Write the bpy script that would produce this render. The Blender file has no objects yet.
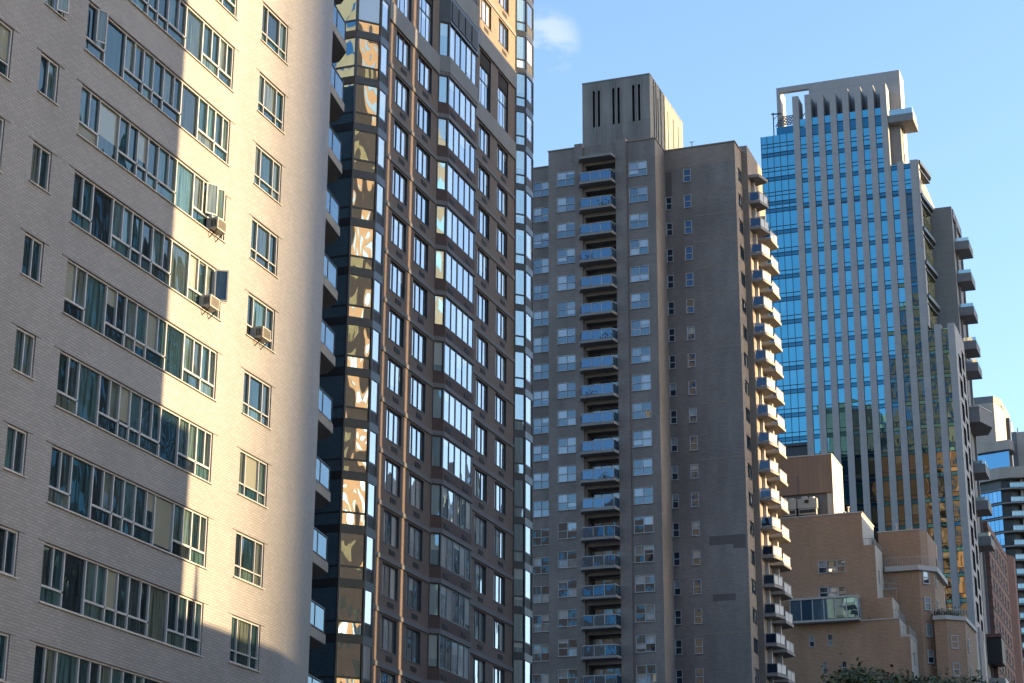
import bpy, math, random
from mathutils import Vector, Matrix
random.seed(7)
R = math.radians
C = bpy.context.scene.collection
scn = bpy.context.scene

# ------------------------------------------------------------------ camera
cd = bpy.data.cameras.new('camera'); cam = bpy.data.objects.new('camera', cd); C.objects.link(cam)
cd.sensor_width = 36; cd.lens = 1984.77 * 36 / 1024; cd.clip_start = .5; cd.clip_end = 6000
cam.rotation_euler = (Matrix.Rotation(R(20.1854), 4, 'Z') @ Matrix.Rotation(R(90 + 18.7744), 4, 'X') @ Matrix.Rotation(R(.3078), 4, 'Z')).to_euler()
cam.location = (0, 0, 0)
scn.camera = cam

# ------------------------------------------------------------------ light
SUN_AZ, SUN_EL = 20.0, 12.0            # azimuth from +X towards +Y
w = bpy.data.worlds.new('World'); scn.world = w; w.use_nodes = True
nt = w.node_tree; nt.nodes.clear()
sky = nt.nodes.new('ShaderNodeTexSky'); sky.sky_type = 'NISHITA'; sky.sun_disc = False
sky.sun_elevation = R(SUN_EL); sky.sun_rotation = R(90 - SUN_AZ)
sky.air_density = 1.0; sky.dust_density = 1.3; sky.ozone_density = 1.7; sky.altitude = 50
bg = nt.nodes.new('ShaderNodeBackground'); bg.inputs[1].default_value = .11
wo = nt.nodes.new('ShaderNodeOutputWorld')
tc = nt.nodes.new('ShaderNodeTexCoord')
mp = nt.nodes.new('ShaderNodeMapping'); mp.inputs['Scale'].default_value = (1, 1, 2.2); mp.inputs['Location'].default_value = (.35, .12, .1)
nz = nt.nodes.new('ShaderNodeTexNoise'); nz.inputs['Scale'].default_value = 5.5; nz.inputs['Detail'].default_value = 7; nz.inputs['Roughness'].default_value = .58
rp = nt.nodes.new('ShaderNodeMapRange'); rp.inputs[1].default_value = .63; rp.inputs[2].default_value = .82; rp.inputs[4].default_value = .75; rp.interpolation_type = 'SMOOTHSTEP'
mx = nt.nodes.new('ShaderNodeMix'); mx.data_type = 'RGBA'
mx.inputs['B'].default_value = (2.6, 2.55, 2.75, 1)
L = nt.links.new
L(tc.outputs['Generated'], mp.inputs[0]); L(mp.outputs[0], nz.inputs['Vector']); L(nz.outputs[0], rp.inputs[0])
dp = nt.nodes.new('ShaderNodeVectorMath'); dp.operation = 'DOT_PRODUCT'; dp.inputs[1].default_value = Vector((-.2915, .8385, .4595)).normalized(); L(tc.outputs['Generated'], dp.inputs[0])
dm_ = nt.nodes.new('ShaderNodeMapRange'); dm_.interpolation_type = 'SMOOTHSTEP'; dm_.inputs[1].default_value = math.cos(R(1.15)); dm_.inputs[2].default_value = math.cos(R(.35)); L(dp.outputs['Value'], dm_.inputs[0])
n5 = nt.nodes.new('ShaderNodeTexNoise'); n5.inputs['Scale'].default_value = 34; n5.inputs['Detail'].default_value = 5; L(mp.outputs[0], n5.inputs['Vector'])
r5 = nt.nodes.new('ShaderNodeMapRange'); r5.inputs[1].default_value = .44; r5.inputs[2].default_value = .62; r5.inputs[4].default_value = .42; L(n5.outputs[0], r5.inputs[0])
m5 = nt.nodes.new('ShaderNodeMath'); m5.operation = 'MULTIPLY'; L(r5.outputs[0], m5.inputs[0]); L(dm_.outputs[0], m5.inputs[1])
a5 = nt.nodes.new('ShaderNodeMath'); a5.operation = 'MAXIMUM'; L(rp.outputs[0], a5.inputs[0]); L(m5.outputs[0], a5.inputs[1])
L(a5.outputs[0], mx.inputs['Factor']); L(sky.outputs[0], mx.inputs['A']); L(mx.outputs['Result'], bg.inputs[0]); L(bg.outputs[0], wo.inputs[0])
sd = bpy.data.lights.new('sun', 'SUN'); sd.energy = 5.0; sd.angle = R(.3); sd.color = (1, .67, .31)
so = bpy.data.objects.new('sun', sd); C.objects.link(so)
sv = Vector((math.cos(R(SUN_EL)) * math.cos(R(SUN_AZ)), math.cos(R(SUN_EL)) * math.sin(R(SUN_AZ)), math.sin(R(SUN_EL))))
so.rotation_euler = sv.to_track_quat('Z', 'Y').to_euler(); so.location = (60, 0, 120)
scn.view_settings.view_transform = 'Standard'; scn.view_settings.look = 'None'; scn.view_settings.gamma = 1
scn.view_settings.exposure = 2.05
scn.view_settings.use_white_balance = True; scn.view_settings.white_balance_temperature = 6000; scn.view_settings.white_balance_tint = 11
scn.view_settings.use_curve_mapping = False

# ------------------------------------------------------------------ materials
def newmat(name):
    m = bpy.data.materials.new(name); m.use_nodes = True; t = m.node_tree
    return m, t, t.nodes['Principled BSDF'], t.nodes.new, t.links.new

def grime(t, N, LK, col_socket, amount, scale=.12, streak=True):
    """large soft stains and vertical run-off that belong to the surface"""
    tc = N('ShaderNodeTexCoord'); mp = N('ShaderNodeMapping'); mp.inputs['Scale'].default_value = (1, 1, .16 if streak else 1)
    LK(tc.outputs['Object'], mp.inputs[0])
    n1 = N('ShaderNodeTexNoise'); n1.inputs['Scale'].default_value = scale * 5; n1.inputs['Detail'].default_value = 6; LK(mp.outputs[0], n1.inputs['Vector'])
    n2 = N('ShaderNodeTexNoise'); n2.inputs['Scale'].default_value = scale; n2.inputs['Detail'].default_value = 4; LK(tc.outputs['Object'], n2.inputs['Vector'])
    a = N('ShaderNodeMath'); a.operation = 'ADD'; LK(n1.outputs[0], a.inputs[0]); LK(n2.outputs[0], a.inputs[1])
    mr = N('ShaderNodeMapRange'); mr.inputs[1].default_value = .6; mr.inputs[2].default_value = 1.4; mr.inputs[3].default_value = 1 - amount; mr.inputs[4].default_value = 1 + amount * .6
    LK(a.outputs[0], mr.inputs[0])
    mm = N('ShaderNodeVectorMath'); mm.operation = 'SCALE'; LK(col_socket, mm.inputs[0]); LK(mr.outputs[0], mm.inputs['Scale'])
    return mm.outputs[0]

def brick(name, c1, c2, mortar, bw=.24, bh=.085, ms=.014, amount=.12, rough=.85, bump=.35):
    m, t, P, N, LK = newmat(name)
    uv = N('ShaderNodeUVMap'); b = N('ShaderNodeTexBrick'); LK(uv.outputs[0], b.inputs['Vector'])
    b.inputs['Color1'].default_value = (*c1, 1); b.inputs['Color2'].default_value = (*c2, 1); b.inputs['Mortar'].default_value = (*mortar, 1)
    b.inputs['Scale'].default_value = 1; b.inputs['Mortar Size'].default_value = ms; b.inputs['Brick Width'].default_value = bw; b.inputs['Row Height'].default_value = bh
    b.inputs['Bias'].default_value = -.1
    LK(grime(t, N, LK, b.outputs['Color'], amount), P.inputs['Base Color']); P.inputs['Roughness'].default_value = rough
    bp = N('ShaderNodeBump'); bp.inputs['Strength'].default_value = bump; bp.inputs['Distance'].default_value = .02; bp.invert = True
    LK(b.outputs['Fac'], bp.inputs['Height']); LK(bp.outputs[0], P.inputs['Normal'])
    return m

def plain(name, c, rough=.7, amount=.1, metal=0, scale=.15, fine=.03, panel=None):
    m, t, P, N, LK = newmat(name)
    if panel:
        uv = N('ShaderNodeUVMap'); b = N('ShaderNodeTexBrick'); LK(uv.outputs[0], b.inputs['Vector']); b.offset = 0
        b.inputs['Color1'].default_value = (*c, 1); b.inputs['Color2'].default_value = (*[x * .93 for x in c], 1); b.inputs['Mortar'].default_value = (*[x * .5 for x in c], 1)
        b.inputs['Scale'].default_value = 1; b.inputs['Mortar Size'].default_value = .012; b.inputs['Brick Width'].default_value = panel[0]; b.inputs['Row Height'].default_value = panel[1]
        src = b.outputs['Color']
    else:
        rgb = N('ShaderNodeRGB'); rgb.outputs[0].default_value = (*c, 1); src = rgb.outputs[0]
    LK(grime(t, N, LK, src, amount, scale), P.inputs['Base Color'])
    P.inputs['Roughness'].default_value = rough; P.inputs['Metallic'].default_value = metal
    n = N('ShaderNodeTexNoise'); n.inputs['Scale'].default_value = 9; n.inputs['Detail'].default_value = 5
    tc = N('ShaderNodeTexCoord'); LK(tc.outputs['Object'], n.inputs['Vector'])
    bp = N('ShaderNodeBump'); bp.inputs['Strength'].default_value = .2; bp.inputs['Distance'].default_value = fine
    LK(n.outputs[0], bp.inputs['Height']); LK(bp.outputs[0], P.inputs['Normal'])
    return m

def glass(name, tint, inside, r0=.12, r1=1.0, wave=.02, wscale=.5, blind=None, blind_p=.45, folds=.35, rough=.015, tilt=.006):
    """window glass: a reflecting sheet over a room seen dimly, with curtains and blinds that differ per light"""
    m, t, P, N, LK = newmat(name); t.nodes.remove(P)
    out = t.nodes['Material Output']
    geo = N('ShaderNodeNewGeometry'); oi = N('ShaderNodeObjectInfo')
    def rnd(a, b, c):
        s = N('ShaderNodeMath'); s.operation = 'MULTIPLY_ADD'; s.inputs[1].default_value = a; s.inputs[2].default_value = c; LK(geo.outputs['Random Per Island'], s.inputs[0])
        q = N('ShaderNodeMath'); q.operation = 'MULTIPLY_ADD'; q.inputs[1].default_value = b; LK(oi.outputs['Random'], q.inputs[0]); LK(s.outputs[0], q.inputs[2])
        f = N('ShaderNodeMath'); f.operation = 'FRACT'; LK(q.outputs[0], f.inputs[0]); return f.outputs[0]
    ra, rb, rc = rnd(3.1, 7.7, .1), rnd(11.3, 5.9, .37), rnd(1.7, 17.3, .71)
    cr = N('ShaderNodeValToRGB'); cr.color_ramp.interpolation = 'CONSTANT'
    els = cr.color_ramp.elements; els[0].position = 0; els[0].color = (*inside[0], 1)
    els.remove(els[1])
    for i, c in enumerate(inside[1:]): e = els.new((i + 1) / len(inside)); e.color = (*c, 1)
    LK(ra, cr.inputs[0])
    uv = N('ShaderNodeUVMap'); sp = N('ShaderNodeSeparateXYZ'); LK(uv.outputs[0], sp.inputs[0])
    # soft room shapes + curtain folds
    tc = N('ShaderNodeTexCoord')
    nf = N('ShaderNodeTexNoise'); nf.inputs['Scale'].default_value = 1.0; nf.inputs['Detail'].default_value = 3
    mpf = N('ShaderNodeMapping'); mpf.inputs['Scale'].default_value = (9, 9, .5); LK(tc.outputs['Object'], mpf.inputs[0]); LK(mpf.outputs[0], nf.inputs['Vector'])
    mr = N('ShaderNodeMapRange'); mr.inputs[1].default_value = .3; mr.inputs[2].default_value = .7; mr.inputs[3].default_value = 1 - folds; mr.inputs[4].default_value = 1 + folds
    LK(nf.outputs[0], mr.inputs[0])
    sc = N('ShaderNodeVectorMath'); sc.operation = 'SCALE'; LK(cr.outputs[0], sc.inputs[0]); LK(mr.outputs[0], sc.inputs['Scale'])
    col = sc.outputs[0]
    if blind:
        # blind drawn down to a random height: v > threshold, and only in some windows
        has = N('ShaderNodeMath'); has.operation = 'LESS_THAN'; has.inputs[1].default_value = blind_p; LK(rb, has.inputs[0])
        gt = N('ShaderNodeMath'); gt.operation = 'GREATER_THAN'; LK(sp.outputs[1], gt.inputs[0]); LK(rc, gt.inputs[1])
        an = N('ShaderNodeMath'); an.operation = 'MULTIPLY'; LK(has.outputs[0], an.inputs[0]); LK(gt.outputs[0], an.inputs[1])
        bm = N('ShaderNodeMix'); bm.data_type = 'RGBA'; LK(an.outputs[0], bm.inputs['Factor']); LK(col, bm.inputs['A']); bm.inputs['B'].default_value = (*blind, 1)
        col = bm.outputs['Result']
    df = N('ShaderNodeBsdfDiffuse'); LK(col, df.inputs[0])
    gl = N('ShaderNodeBsdfGlossy'); gl.inputs['Color'].default_value = (*tint, 1); gl.inputs['Roughness'].default_value = rough
    nw = N('ShaderNodeTexNoise'); nw.inputs['Scale'].default_value = wscale; nw.inputs['Detail'].default_value = 1.5
    mw = N('ShaderNodeMapping'); mw.inputs['Scale'].default_value = (1, 1, .45); LK(tc.outputs['Object'], mw.inputs[0])
    adr = N('ShaderNodeVectorMath'); adr.operation = 'ADD'; LK(mw.outputs[0], adr.inputs[0])
    cmb = N('ShaderNodeCombineXYZ'); s9 = N('ShaderNodeMath'); s9.operation = 'MULTIPLY'; s9.inputs[1].default_value = 40; LK(ra, s9.inputs[0]); LK(s9.outputs[0], cmb.inputs[0]); LK(cmb.outputs[0], adr.inputs[1])
    LK(adr.outputs[0], nw.inputs['Vector'])
    bp = N('ShaderNodeBump'); bp.inputs['Strength'].default_value = 1; bp.inputs['Distance'].default_value = wave
    LK(nw.outputs[0], bp.inputs['Height'])
    # every pane sits a hair out of true
    c3 = N('ShaderNodeCombineXYZ')
    for k, r_ in enumerate((rb, rc, ra)):
        q = N('ShaderNodeMath'); q.operation = 'MULTIPLY_ADD'; q.inputs[1].default_value = tilt * 2; q.inputs[2].default_value = -tilt; LK(r_, q.inputs[0]); LK(q.outputs[0], c3.inputs[k])
    va = N('ShaderNodeVectorMath'); va.operation = 'ADD'; LK(bp.outputs[0], va.inputs[0]); LK(c3.outputs[0], va.inputs[1])
    vn = N('ShaderNodeVectorMath'); vn.operation = 'NORMALIZE'; LK(va.outputs[0], vn.inputs[0]); LK(vn.outputs[0], gl.inputs['Normal'])
    fr = N('ShaderNodeFresnel'); fr.inputs[0].default_value = 1.5
    m2 = N('ShaderNodeMapRange'); m2.inputs[3].default_value = r0; m2.inputs[4].default_value = r1; m2.inputs[1].default_value = .04; m2.inputs[2].default_value = .75; LK(fr.outputs[0], m2.inputs[0])
    ms = N('ShaderNodeMixShader'); LK(m2.outputs[0], ms.inputs[0]); LK(df.outputs[0], ms.inputs[1]); LK(gl.outputs[0], ms.inputs[2]); LK(ms.outputs[0], out.inputs[0])
    return m

M = {}
M['white_brick'] = brick('white_brick', (.208, .208, .222), (.165, .166, .178), (.115, .117, .126), .3, .1, .012, .2, .55)
M['steel_lintel'] = plain('steel_lintel', (.13, .12, .13), .6)
M['pale_frame'] = plain('pale_frame', (.3, .31, .335), .45, .06)
M['white_stone'] = plain('white_stone', (.36, .35, .34), .7, .1)
M['brown_brick'] = brick('brown_brick', (.185, .138, .112), (.155, .117, .095), (.12, .094, .082), .3, .1, .012, .14)
M['red_brick'] = brick('red_brick', (.10, .062, .052), (.085, .052, .045), (.075, .058, .052), .3, .1, .012, .12)
M['belt_stone'] = plain('belt_stone', (.145, .142, .142), .8, .14)
M['pale_belt'] = plain('pale_belt', (.2, .2, .2), .8, .12)
M['dark_metal'] = plain('dark_metal', (.022, .026, .032), .35, .15)
M['black_grille'] = plain('black_grille', (.012, .012, .014), .6, .2)
M['grey_brick'] = brick('grey_brick', (.195, .172, .160), (.158, .140, .131), (.12, .11, .108), .45, .16, .02, .4)
M['tan_brick'] = brick('tan_brick', (.22, .18, .15), (.18, .148, .125), (.15, .13, .115), .45, .16, .02, .22)
M['patched_brick'] = brick('patched_brick', (.095, .082, .08), (.08, .07, .068), (.07, .063, .06), .45, .16, .014, .1)
M['concrete'] = plain('concrete', (.18, .176, .17), .85, .3, scale=.3, panel=(1.95, 9.0))
M['balcony_concrete'] = plain('balcony_concrete', (.185, .178, .172), .8, .15)
M['limestone'] = plain('limestone', (.27, .268, .275), .75, .07, panel=(6, 1.85))
M['limestone_dark'] = plain('limestone_dark', (.15, .157, .17), .75, .08, panel=(2.6, 1.2))
M['warm_brick'] = brick('warm_brick', (.35, .22, .14), (.29, .182, .118), (.2, .14, .1), .45, .16, .02, .25)
M['warm_panel'] = plain('warm_panel', (.23, .145, .1), .8, .12, panel=(.62, 30))
M['gold_stone'] = plain('gold_stone', (.5, .38, .26), .8, .25, scale=.3)
M['pale_render'] = plain('pale_render', (.4, .37, .33), .8, .12)
M['beige_stone'] = plain('beige_stone', (.36, .32, .28), .8, .1, panel=(2.2, 2.8))
M['rose_brick'] = brick('rose_brick', (.16, .082, .068), (.138, .072, .06), (.12, .08, .07), .45, .16, .014, .12)
M['white_paint'] = plain('white_paint', (.33, .34, .35), .5, .06)
M['galvanised'] = plain('galvanised', (.3, .29, .28), .5, .15, .2)
M['asphalt'] = plain('asphalt', (.05, .05, .052), .9, .2)
M['paving'] = plain('paving', (.12, .12, .12), .9, .15, panel=(1.5, 1.5))
M['road_paint'] = plain('road_paint', (.75, .75, .72), .7, .15)
M['roofing'] = plain('roofing', (.12, .12, .12), .9, .2)
M['bark'] = plain('bark', (.09, .07, .05), .9, .3)
TEAL = [(.008, .018, .024), (.012, .03, .037), (.03, .06, .066), (.04, .065, .065), (.02, .03, .033), (.055, .068, .06), (.01, .014, .017), (.014, .027, .033)]
M['g_white'] = glass('dim_window_glass', (.75, .95, 1), TEAL, .07, .7, .02, .8, (.18, .19, .16), .09, .75)
M['g_bright'] = glass('bright_window_glass', (.92, .97, 1), [(.05, .06, .07), (.3, .3, .3), (.12, .13, .14), (.45, .45, .44)], .42, 1, .010, .9, (.55, .55, .52), .3, .25, tilt=.012)
M['g_corner'] = glass('wavy_corner_glass', (1, .95, .85), [(.03, .03, .03), (.08, .07, .06)], .36, 1, .045, .5, None, 0, .3, tilt=.02)
M['g_side'] = glass('dark_blue_glass', (.5, .78, .95), [(.01, .02, .03), (.02, .04, .06)], .6, 1, .015, .6, None, 0, .3)
M['g_chamfer'] = glass('pale_teal_glass', (.75, .95, 1), [(.2, .28, .3), (.15, .22, .25), (.25, .32, .33)], .3, 1, .01, .6, (.4, .45, .42), .4, .2)
M['g_grey'] = glass('apartment_window_glass', (.72, .88, 1), [(.01, .02, .035), (.02, .035, .05), (.035, .05, .07), (.015, .02, .03), (.02, .03, .05), (.14, .15, .16), (.25, .27, .29)], .14, .95, .004, .8, (.27, .29, .31), .35, .2, tilt=.007)
M['g_veil'] = glass('veiled_rail_glass', (.5, .62, .7), [(.10, .12, .13), (.16, .18, .19), (.06, .08, .09)], .28, .9, .01, .6, None, 0, .3)
M['g_navy'] = glass('dark_window_glass', (.5, .7, 1), [(.008, .014, .03), (.012, .02, .035)], .08, .9, .012, .8, (.2, .22, .24), .15, .2)
M['g_rail'] = glass('balcony_rail_glass', (.35, .55, .8), [(.015, .03, .055), (.02, .045, .08), (.03, .05, .07)], .2, .9, .01, .6, None, 0, .3)
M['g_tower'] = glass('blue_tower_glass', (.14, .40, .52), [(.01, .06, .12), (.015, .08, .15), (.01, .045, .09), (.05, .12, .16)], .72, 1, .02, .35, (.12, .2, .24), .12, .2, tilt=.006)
M['g_spandrel'] = glass('dark_spandrel_glass', (.08, .25, .36), [(.006, .02, .045), (.01, .03, .06)], .5, 1, .01, .5)
M['g_olive'] = glass('pale_green_glass', (.75, .8, .55), [(.2, .22, .13), (.3, .3, .18), (.12, .14, .1)], .35, 1, .02, .5, (.4, .38, .25), .4)
M['g_gold_refl'] = glass('gold_reflection_glass', (.22, .2, .155), [(.05, .045, .03), (.1, .08, .05), (.03, .03, .03)], .5, 1, .02, .5, (.2, .17, .1), .3, .2)  # tower glass with the golden skyline reflection painted into its colour
M['g_dark_refl'] = glass('dark_reflection_glass', (.08, .15, .21), [(.01, .03, .035), (.02, .05, .05), (.05, .06, .04)], .5, 1, .02, .5, (.12, .12, .08), .25, .2)  # same tower glass, darker skyline reflection painted into its colour
M['g_far'] = glass('far_blue_glass', (.2, .42, .62), [(.02, .05, .09), (.03, .07, .12), (.08, .12, .16)], .5, 1, .015, .5, (.3, .32, .34), .2)
M['frosted_rail'] = plain('frosted_rail', (.34, .34, .34), .35, .05)
def leafmat():
    m, t, P, N, LK = newmat('tree_leaves')
    geo = N('ShaderNodeNewGeometry'); cr = N('ShaderNodeValToRGB'); e = cr.color_ramp.elements
    e[0].color = (.012, .024, .008, 1); e[1].color = (.08, .10, .03, 1); x = e.new(.6); x.color = (.03, .05, .016, 1)
    LK(geo.outputs['Random Per Island'], cr.inputs[0]); LK(cr.outputs[0], P.inputs['Base Color']); P.inputs['Roughness'].default_value = .6
    return m
M['leaves'] = leafmat()
def lampmat():
    m, t, P, N, LK = newmat('warm_lamp')
    P.inputs['Emission Color'].default_value = (1, .5, .18, 1); P.inputs['Emission Strength'].default_value = 1.2; return m
M['lamp'] = lampmat()

# ------------------------------------------------------------------ mesh helpers
class MB:
    def __init__(s): s.v = []; s.f = []; s.m = []; s.uv = []
    def quad(s, pts, mi=0, uv=None):
        b = len(s.v); s.v += [tuple(p) for p in pts]; s.f.append(tuple(range(b, b + len(pts)))); s.m.append(mi)
        if uv is None:
            n = (Vector(pts[1]) - Vector(pts[0])).cross(Vector(pts[2]) - Vector(pts[0]))
            if abs(n.z) > .7 * n.length: uv = [(p[0], p[1]) for p in pts]
            else:
                h = Vector((-n.y, n.x, 0)); h = h.normalized() if h.length > 0 else Vector((1, 0, 0))
                uv = [(h.x * p[0] + h.y * p[1], p[2]) for p in pts]
        s.uv.append(uv)
    def box(s, x0, x1, y0, y1, z0, z1, mi=0):
        s.prism([(x0, y0), (x1, y0), (x1, y1), (x0, y1)], z0, z1, mi)
    def prism(s, poly, z0, z1, mi=0, cap=True, skip=()):
        n = len(poly)
        if sum(poly[i][0] * poly[(i + 1) % n][1] - poly[(i + 1) % n][0] * poly[i][1] for i in range(n)) < 0: poly = poly[::-1]
        # shared vertices so that a solid is one island
        b = len(s.v); s.v += [(x, y, z0) for x, y in poly] + [(x, y, z1) for x, y in poly]
        run = 0
        for i in range(n):
            j = (i + 1) % n
            a, c = poly[i], poly[j]; d = math.hypot(c[0] - a[0], c[1] - a[1])
            h = Vector((c[0] - a[0], c[1] - a[1], 0)); h = h / d if d > 0 else h
            ua, uc = h.x * a[0] + h.y * a[1], h.x * c[0] + h.y * c[1]
            if i not in skip:
                s.f.append((b + i, b + j, b + n + j, b + n + i)); s.m.append(mi); s.uv.append([(ua, z0), (uc, z0), (uc, z1), (ua, z1)])
        if cap:
            s.f.append(tuple(b + i for i in reversed(range(n)))); s.m.append(mi); s.uv.append([poly[i] for i in reversed(range(n))])
            s.f.append(tuple(b + n + i for i in range(n))); s.m.append(mi); s.uv.append(list(poly))
    def bar(s, a, b, r, mi=0, n=5, r2=None):
        a, b = Vector(a), Vector(b); d = (b - a).normalized(); u = d.orthogonal().normalized(); v = d.cross(u); r2 = r if r2 is None else r2
        k = len(s.v)
        for p, q in ((a, r), (b, r2)):
            for i in range(n): s.v.append(tuple(p + (u * math.cos(6.2832 * i / n) + v * math.sin(6.2832 * i / n)) * q))
        for i in range(n):
            j = (i + 1) % n; s.f.append((k + i, k + j, k + n + j, k + n + i)); s.m.append(mi); s.uv.append([(0, 0), (.1, 0), (.1, 1), (0, 1)])
        s.f.append(tuple(k + i for i in reversed(range(n)))); s.m.append(mi); s.uv.append([(0, 0)] * n)
        s.f.append(tuple(k + n + i for i in range(n))); s.m.append(mi); s.uv.append([(0, 0)] * n)
    def mesh(s, name, mats, off=(0, 0, 0)):
        me = bpy.data.meshes.new(name)
        me.from_pydata([(x - off[0], y - off[1], z - off[2]) for x, y, z in s.v], [], s.f)
        for m in mats: me.materials.append(M[m] if isinstance(m, str) else m)
        me.polygons.foreach_set('material_index', s.m)
        u = me.uv_layers.new(name='UVMap'); flat = []
        for q in s.uv:
            for p in q: flat += [p[0], p[1]]
        u.data.foreach_set('uv', flat); me.update(); return me

def thing(name, label, cat, loc=(0, 0, 0), group=None, mesh=None):
    o = bpy.data.objects.new(name, mesh); C.objects.link(o); o.location = loc
    o['label'] = label; o['category'] = cat
    if group: o['group'] = group
    return o
def origin(o):
    p = Vector(o.location)
    while o.parent: o = o.parent; p += Vector(o.location)
    return p
def part(name, mb, mats, parent, at=None, rz=0, world=True, label=None):
    """mesh part; its vertices are given in world metres unless world=False"""
    po = origin(parent); at = Vector(at) if at is not None else po
    me = mb if isinstance(mb, bpy.types.Mesh) else mb.mesh(name, [mats] if isinstance(mats, str) else mats, tuple(at) if world else (0, 0, 0))
    o = bpy.data.objects.new(name, me); C.objects.link(o); o.parent = parent
    o.location = at - po; o.rotation_euler.z = rz
    if label: o['label'] = label
    return o
def structure(name, mb, mat):
    o = bpy.data.objects.new(name, mb.mesh(name, [mat])); C.objects.link(o); o['kind'] = 'structure'; return o

class Win:
    """a window facing -Y, local origin at its lower left corner on the wall face; lights = list of (u0,u1,z0,z1)"""
    def __init__(s, w, h, lights, glassmat='g_white', framemat='pale_frame', fw=.06, depth=.12, sill=None, lintel=None, sillmat='white_stone', back=.05, name='window'):
        s.name = name
        p = MB()
        for (a, b, c, d) in lights:
            p.quad([(a, depth, c), (b, depth, c), (b, depth, d), (a, depth, d)], 0, [(a, c / h), (b, c / h), (b, d / h), (a, d / h)])
        s.pane = p.mesh(name, [glassmat])
        f = MB(); y0 = back
        us = sorted({0, w}); 
        def bar(a, b, c, d): f.box(a, b, y0, depth + .04, c, d)
        bar(0, fw, 0, h); bar(w - fw, w, 0, h); bar(fw, w - fw, h - fw, h); bar(fw, w - fw, 0, fw)
        for (a, b, c, d) in lights:           # bars fill the space between neighbouring lights
            nb = [l for l in lights if l[0] > b - 1e-3 and l[0] < b + fw * 1.6 and min(l[3], d) - max(l[2], c) > .05]
            if nb: bar(b, min(l[0] for l in nb), c - .001, d + .001)
            up = [l for l in lights if l[2] > d - 1e-3 and l[2] < d + fw * 1.6 and min(l[1], b) - max(l[0], a) > .05]
            if up: f.box(a - .001, b + .001, y0 + .003, depth + .037, d, min(l[2] for l in up))
        s.frame = f.mesh('frame', [framemat]); s.extra = []
        if sill:
            q = MB(); q.box(-.08, w + .08, -sill, depth, -.035, -.002); s.extra.append(('sill', q.mesh('sill', [sillmat])))
        if lintel:
            q = MB(); q.box(-lintel, w + lintel, -.02, .05, h + .003, h + .035); s.extra.append(('lintel', q.mesh('lintel', ['steel_lintel'])))
    def put(s, parent, at, rz=0, label=None):
        o = part(s.name, s.pane, None, parent, at, rz, label=label)
        for n, me in [('frame', s.frame)] + s.extra:
            c = bpy.data.objects.new(n, me); C.objects.link(c); c.parent = o
        return o
def grid_lights(w, h, xs, zs, fw=.06, g=.05):
    """xs, zs: dividing positions inside the frame"""
    X = [fw] + xs + [w - fw]; Z = [fw] + zs + [h - fw]; out = []
    for i in range(len(X) - 1):
        for j in range(len(Z) - 1):
            out.append((X[i] + (g / 2 if i else 0), X[i + 1] - (g / 2 if i < len(X) - 2 else 0), Z[j] + (g / 2 if j else 0), Z[j + 1] - (g / 2 if j < len(Z) - 2 else 0)))
    return out

def facade(mb, face, plane, u0, u1, z0, z1, holes, depth=.2, mi=0, rmi=None, back=True):
    """wall sheet with real openings and reveals. face '+x','-y','+y'"""
    rmi = mi if rmi is None else rmi
    def P(u, d, z):
        if face == '+x': return (plane - d, u, z)
        if face == '-y': return (u, plane + d, z)
        return (u, plane - d, z)
    def Q(a, b, c, d_, k):
        mb.quad([a, b, c, d_] if face != '+y' else [d_, c, b, a], k)
    U = sorted({u0, u1} | {h[0] for h in holes} | {h[1] for h in holes}); Z = sorted({z0, z1} | {h[2] for h in holes} | {h[3] for h in holes})
    U = [u for u in U if u0 <= u <= u1]; Z = [z for z in Z if z0 <= z <= z1]
    for i in range(len(U) - 1):
        um = (U[i] + U[i + 1]) / 2; hs = [h for h in holes if h[0] < um < h[1]]
        z = z0
        for h in sorted(hs, key=lambda q: q[2]) + [(0, 0, z1, z1)]:
            if min(h[2], z1) - z > 1e-4: Q(P(U[i], 0, z), P(U[i + 1], 0, z), P(U[i + 1], 0, min(h[2], z1)), P(U[i], 0, min(h[2], z1)), mi)
            z = max(z, h[3])
    for a, b, c, d in holes:
        if c >= z1 or d <= z0: continue
        Q(P(a, 0, c), P(b, 0, c), P(b, depth, c), P(a, depth, c), rmi)
        Q(P(a, depth, d), P(b, depth, d), P(b, 0, d), P(a, 0, d), rmi)
        Q(P(a, 0, d), P(a, 0, c), P(a, depth, c), P(a, depth, d), rmi)
        Q(P(b, 0, c), P(b, 0, d), P(b, depth, d), P(b, depth, c), rmi)
        if back: Q(P(a, depth + .002, c), P(b, depth + .002, c), P(b, depth + .002, d), P(a, depth + .002, d), rmi)

G0 = -1.6     # street level
HALF = R(90)

# ------------------------------------------------------------------ the ground
g = MB(); g.quad([(-1500, -1500, G0), (1500, -1500, G0), (1500, 2500, G0), (-1500, 2500, G0)]); structure('ground', g, 'paving')
g = MB(); g.quad([(-22, -600, G0 + .004), (12, -600, G0 + .004), (12, 1200, G0 + .004), (-22, 1200, G0 + .004)])
g.quad([(-400, 76, G0 + .008), (-22, 76, G0 + .008), (-22, 86, G0 + .008), (-400, 86, G0 + .008)]); structure('road', g, 'asphalt')
g = MB()
for x in (-15, -8.5, -1.5, 5):
    for k in range(60): g.box(x - .07, x + .07, -40 + k * 9, -37 + k * 9, G0 + .012, G0 + .014)
structure('lane_marking', g, 'road_paint')
g = MB(); g.box(-22.3, -22, -600, 76, G0 - .1, G0 + .14); g.box(-22.3, -22, 86, 1200, G0 - .1, G0 + .14); g.box(12, 12.3, -600, 1200, G0 - .1, G0 + .14); structure('kerb', g, 'white_stone')

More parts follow.
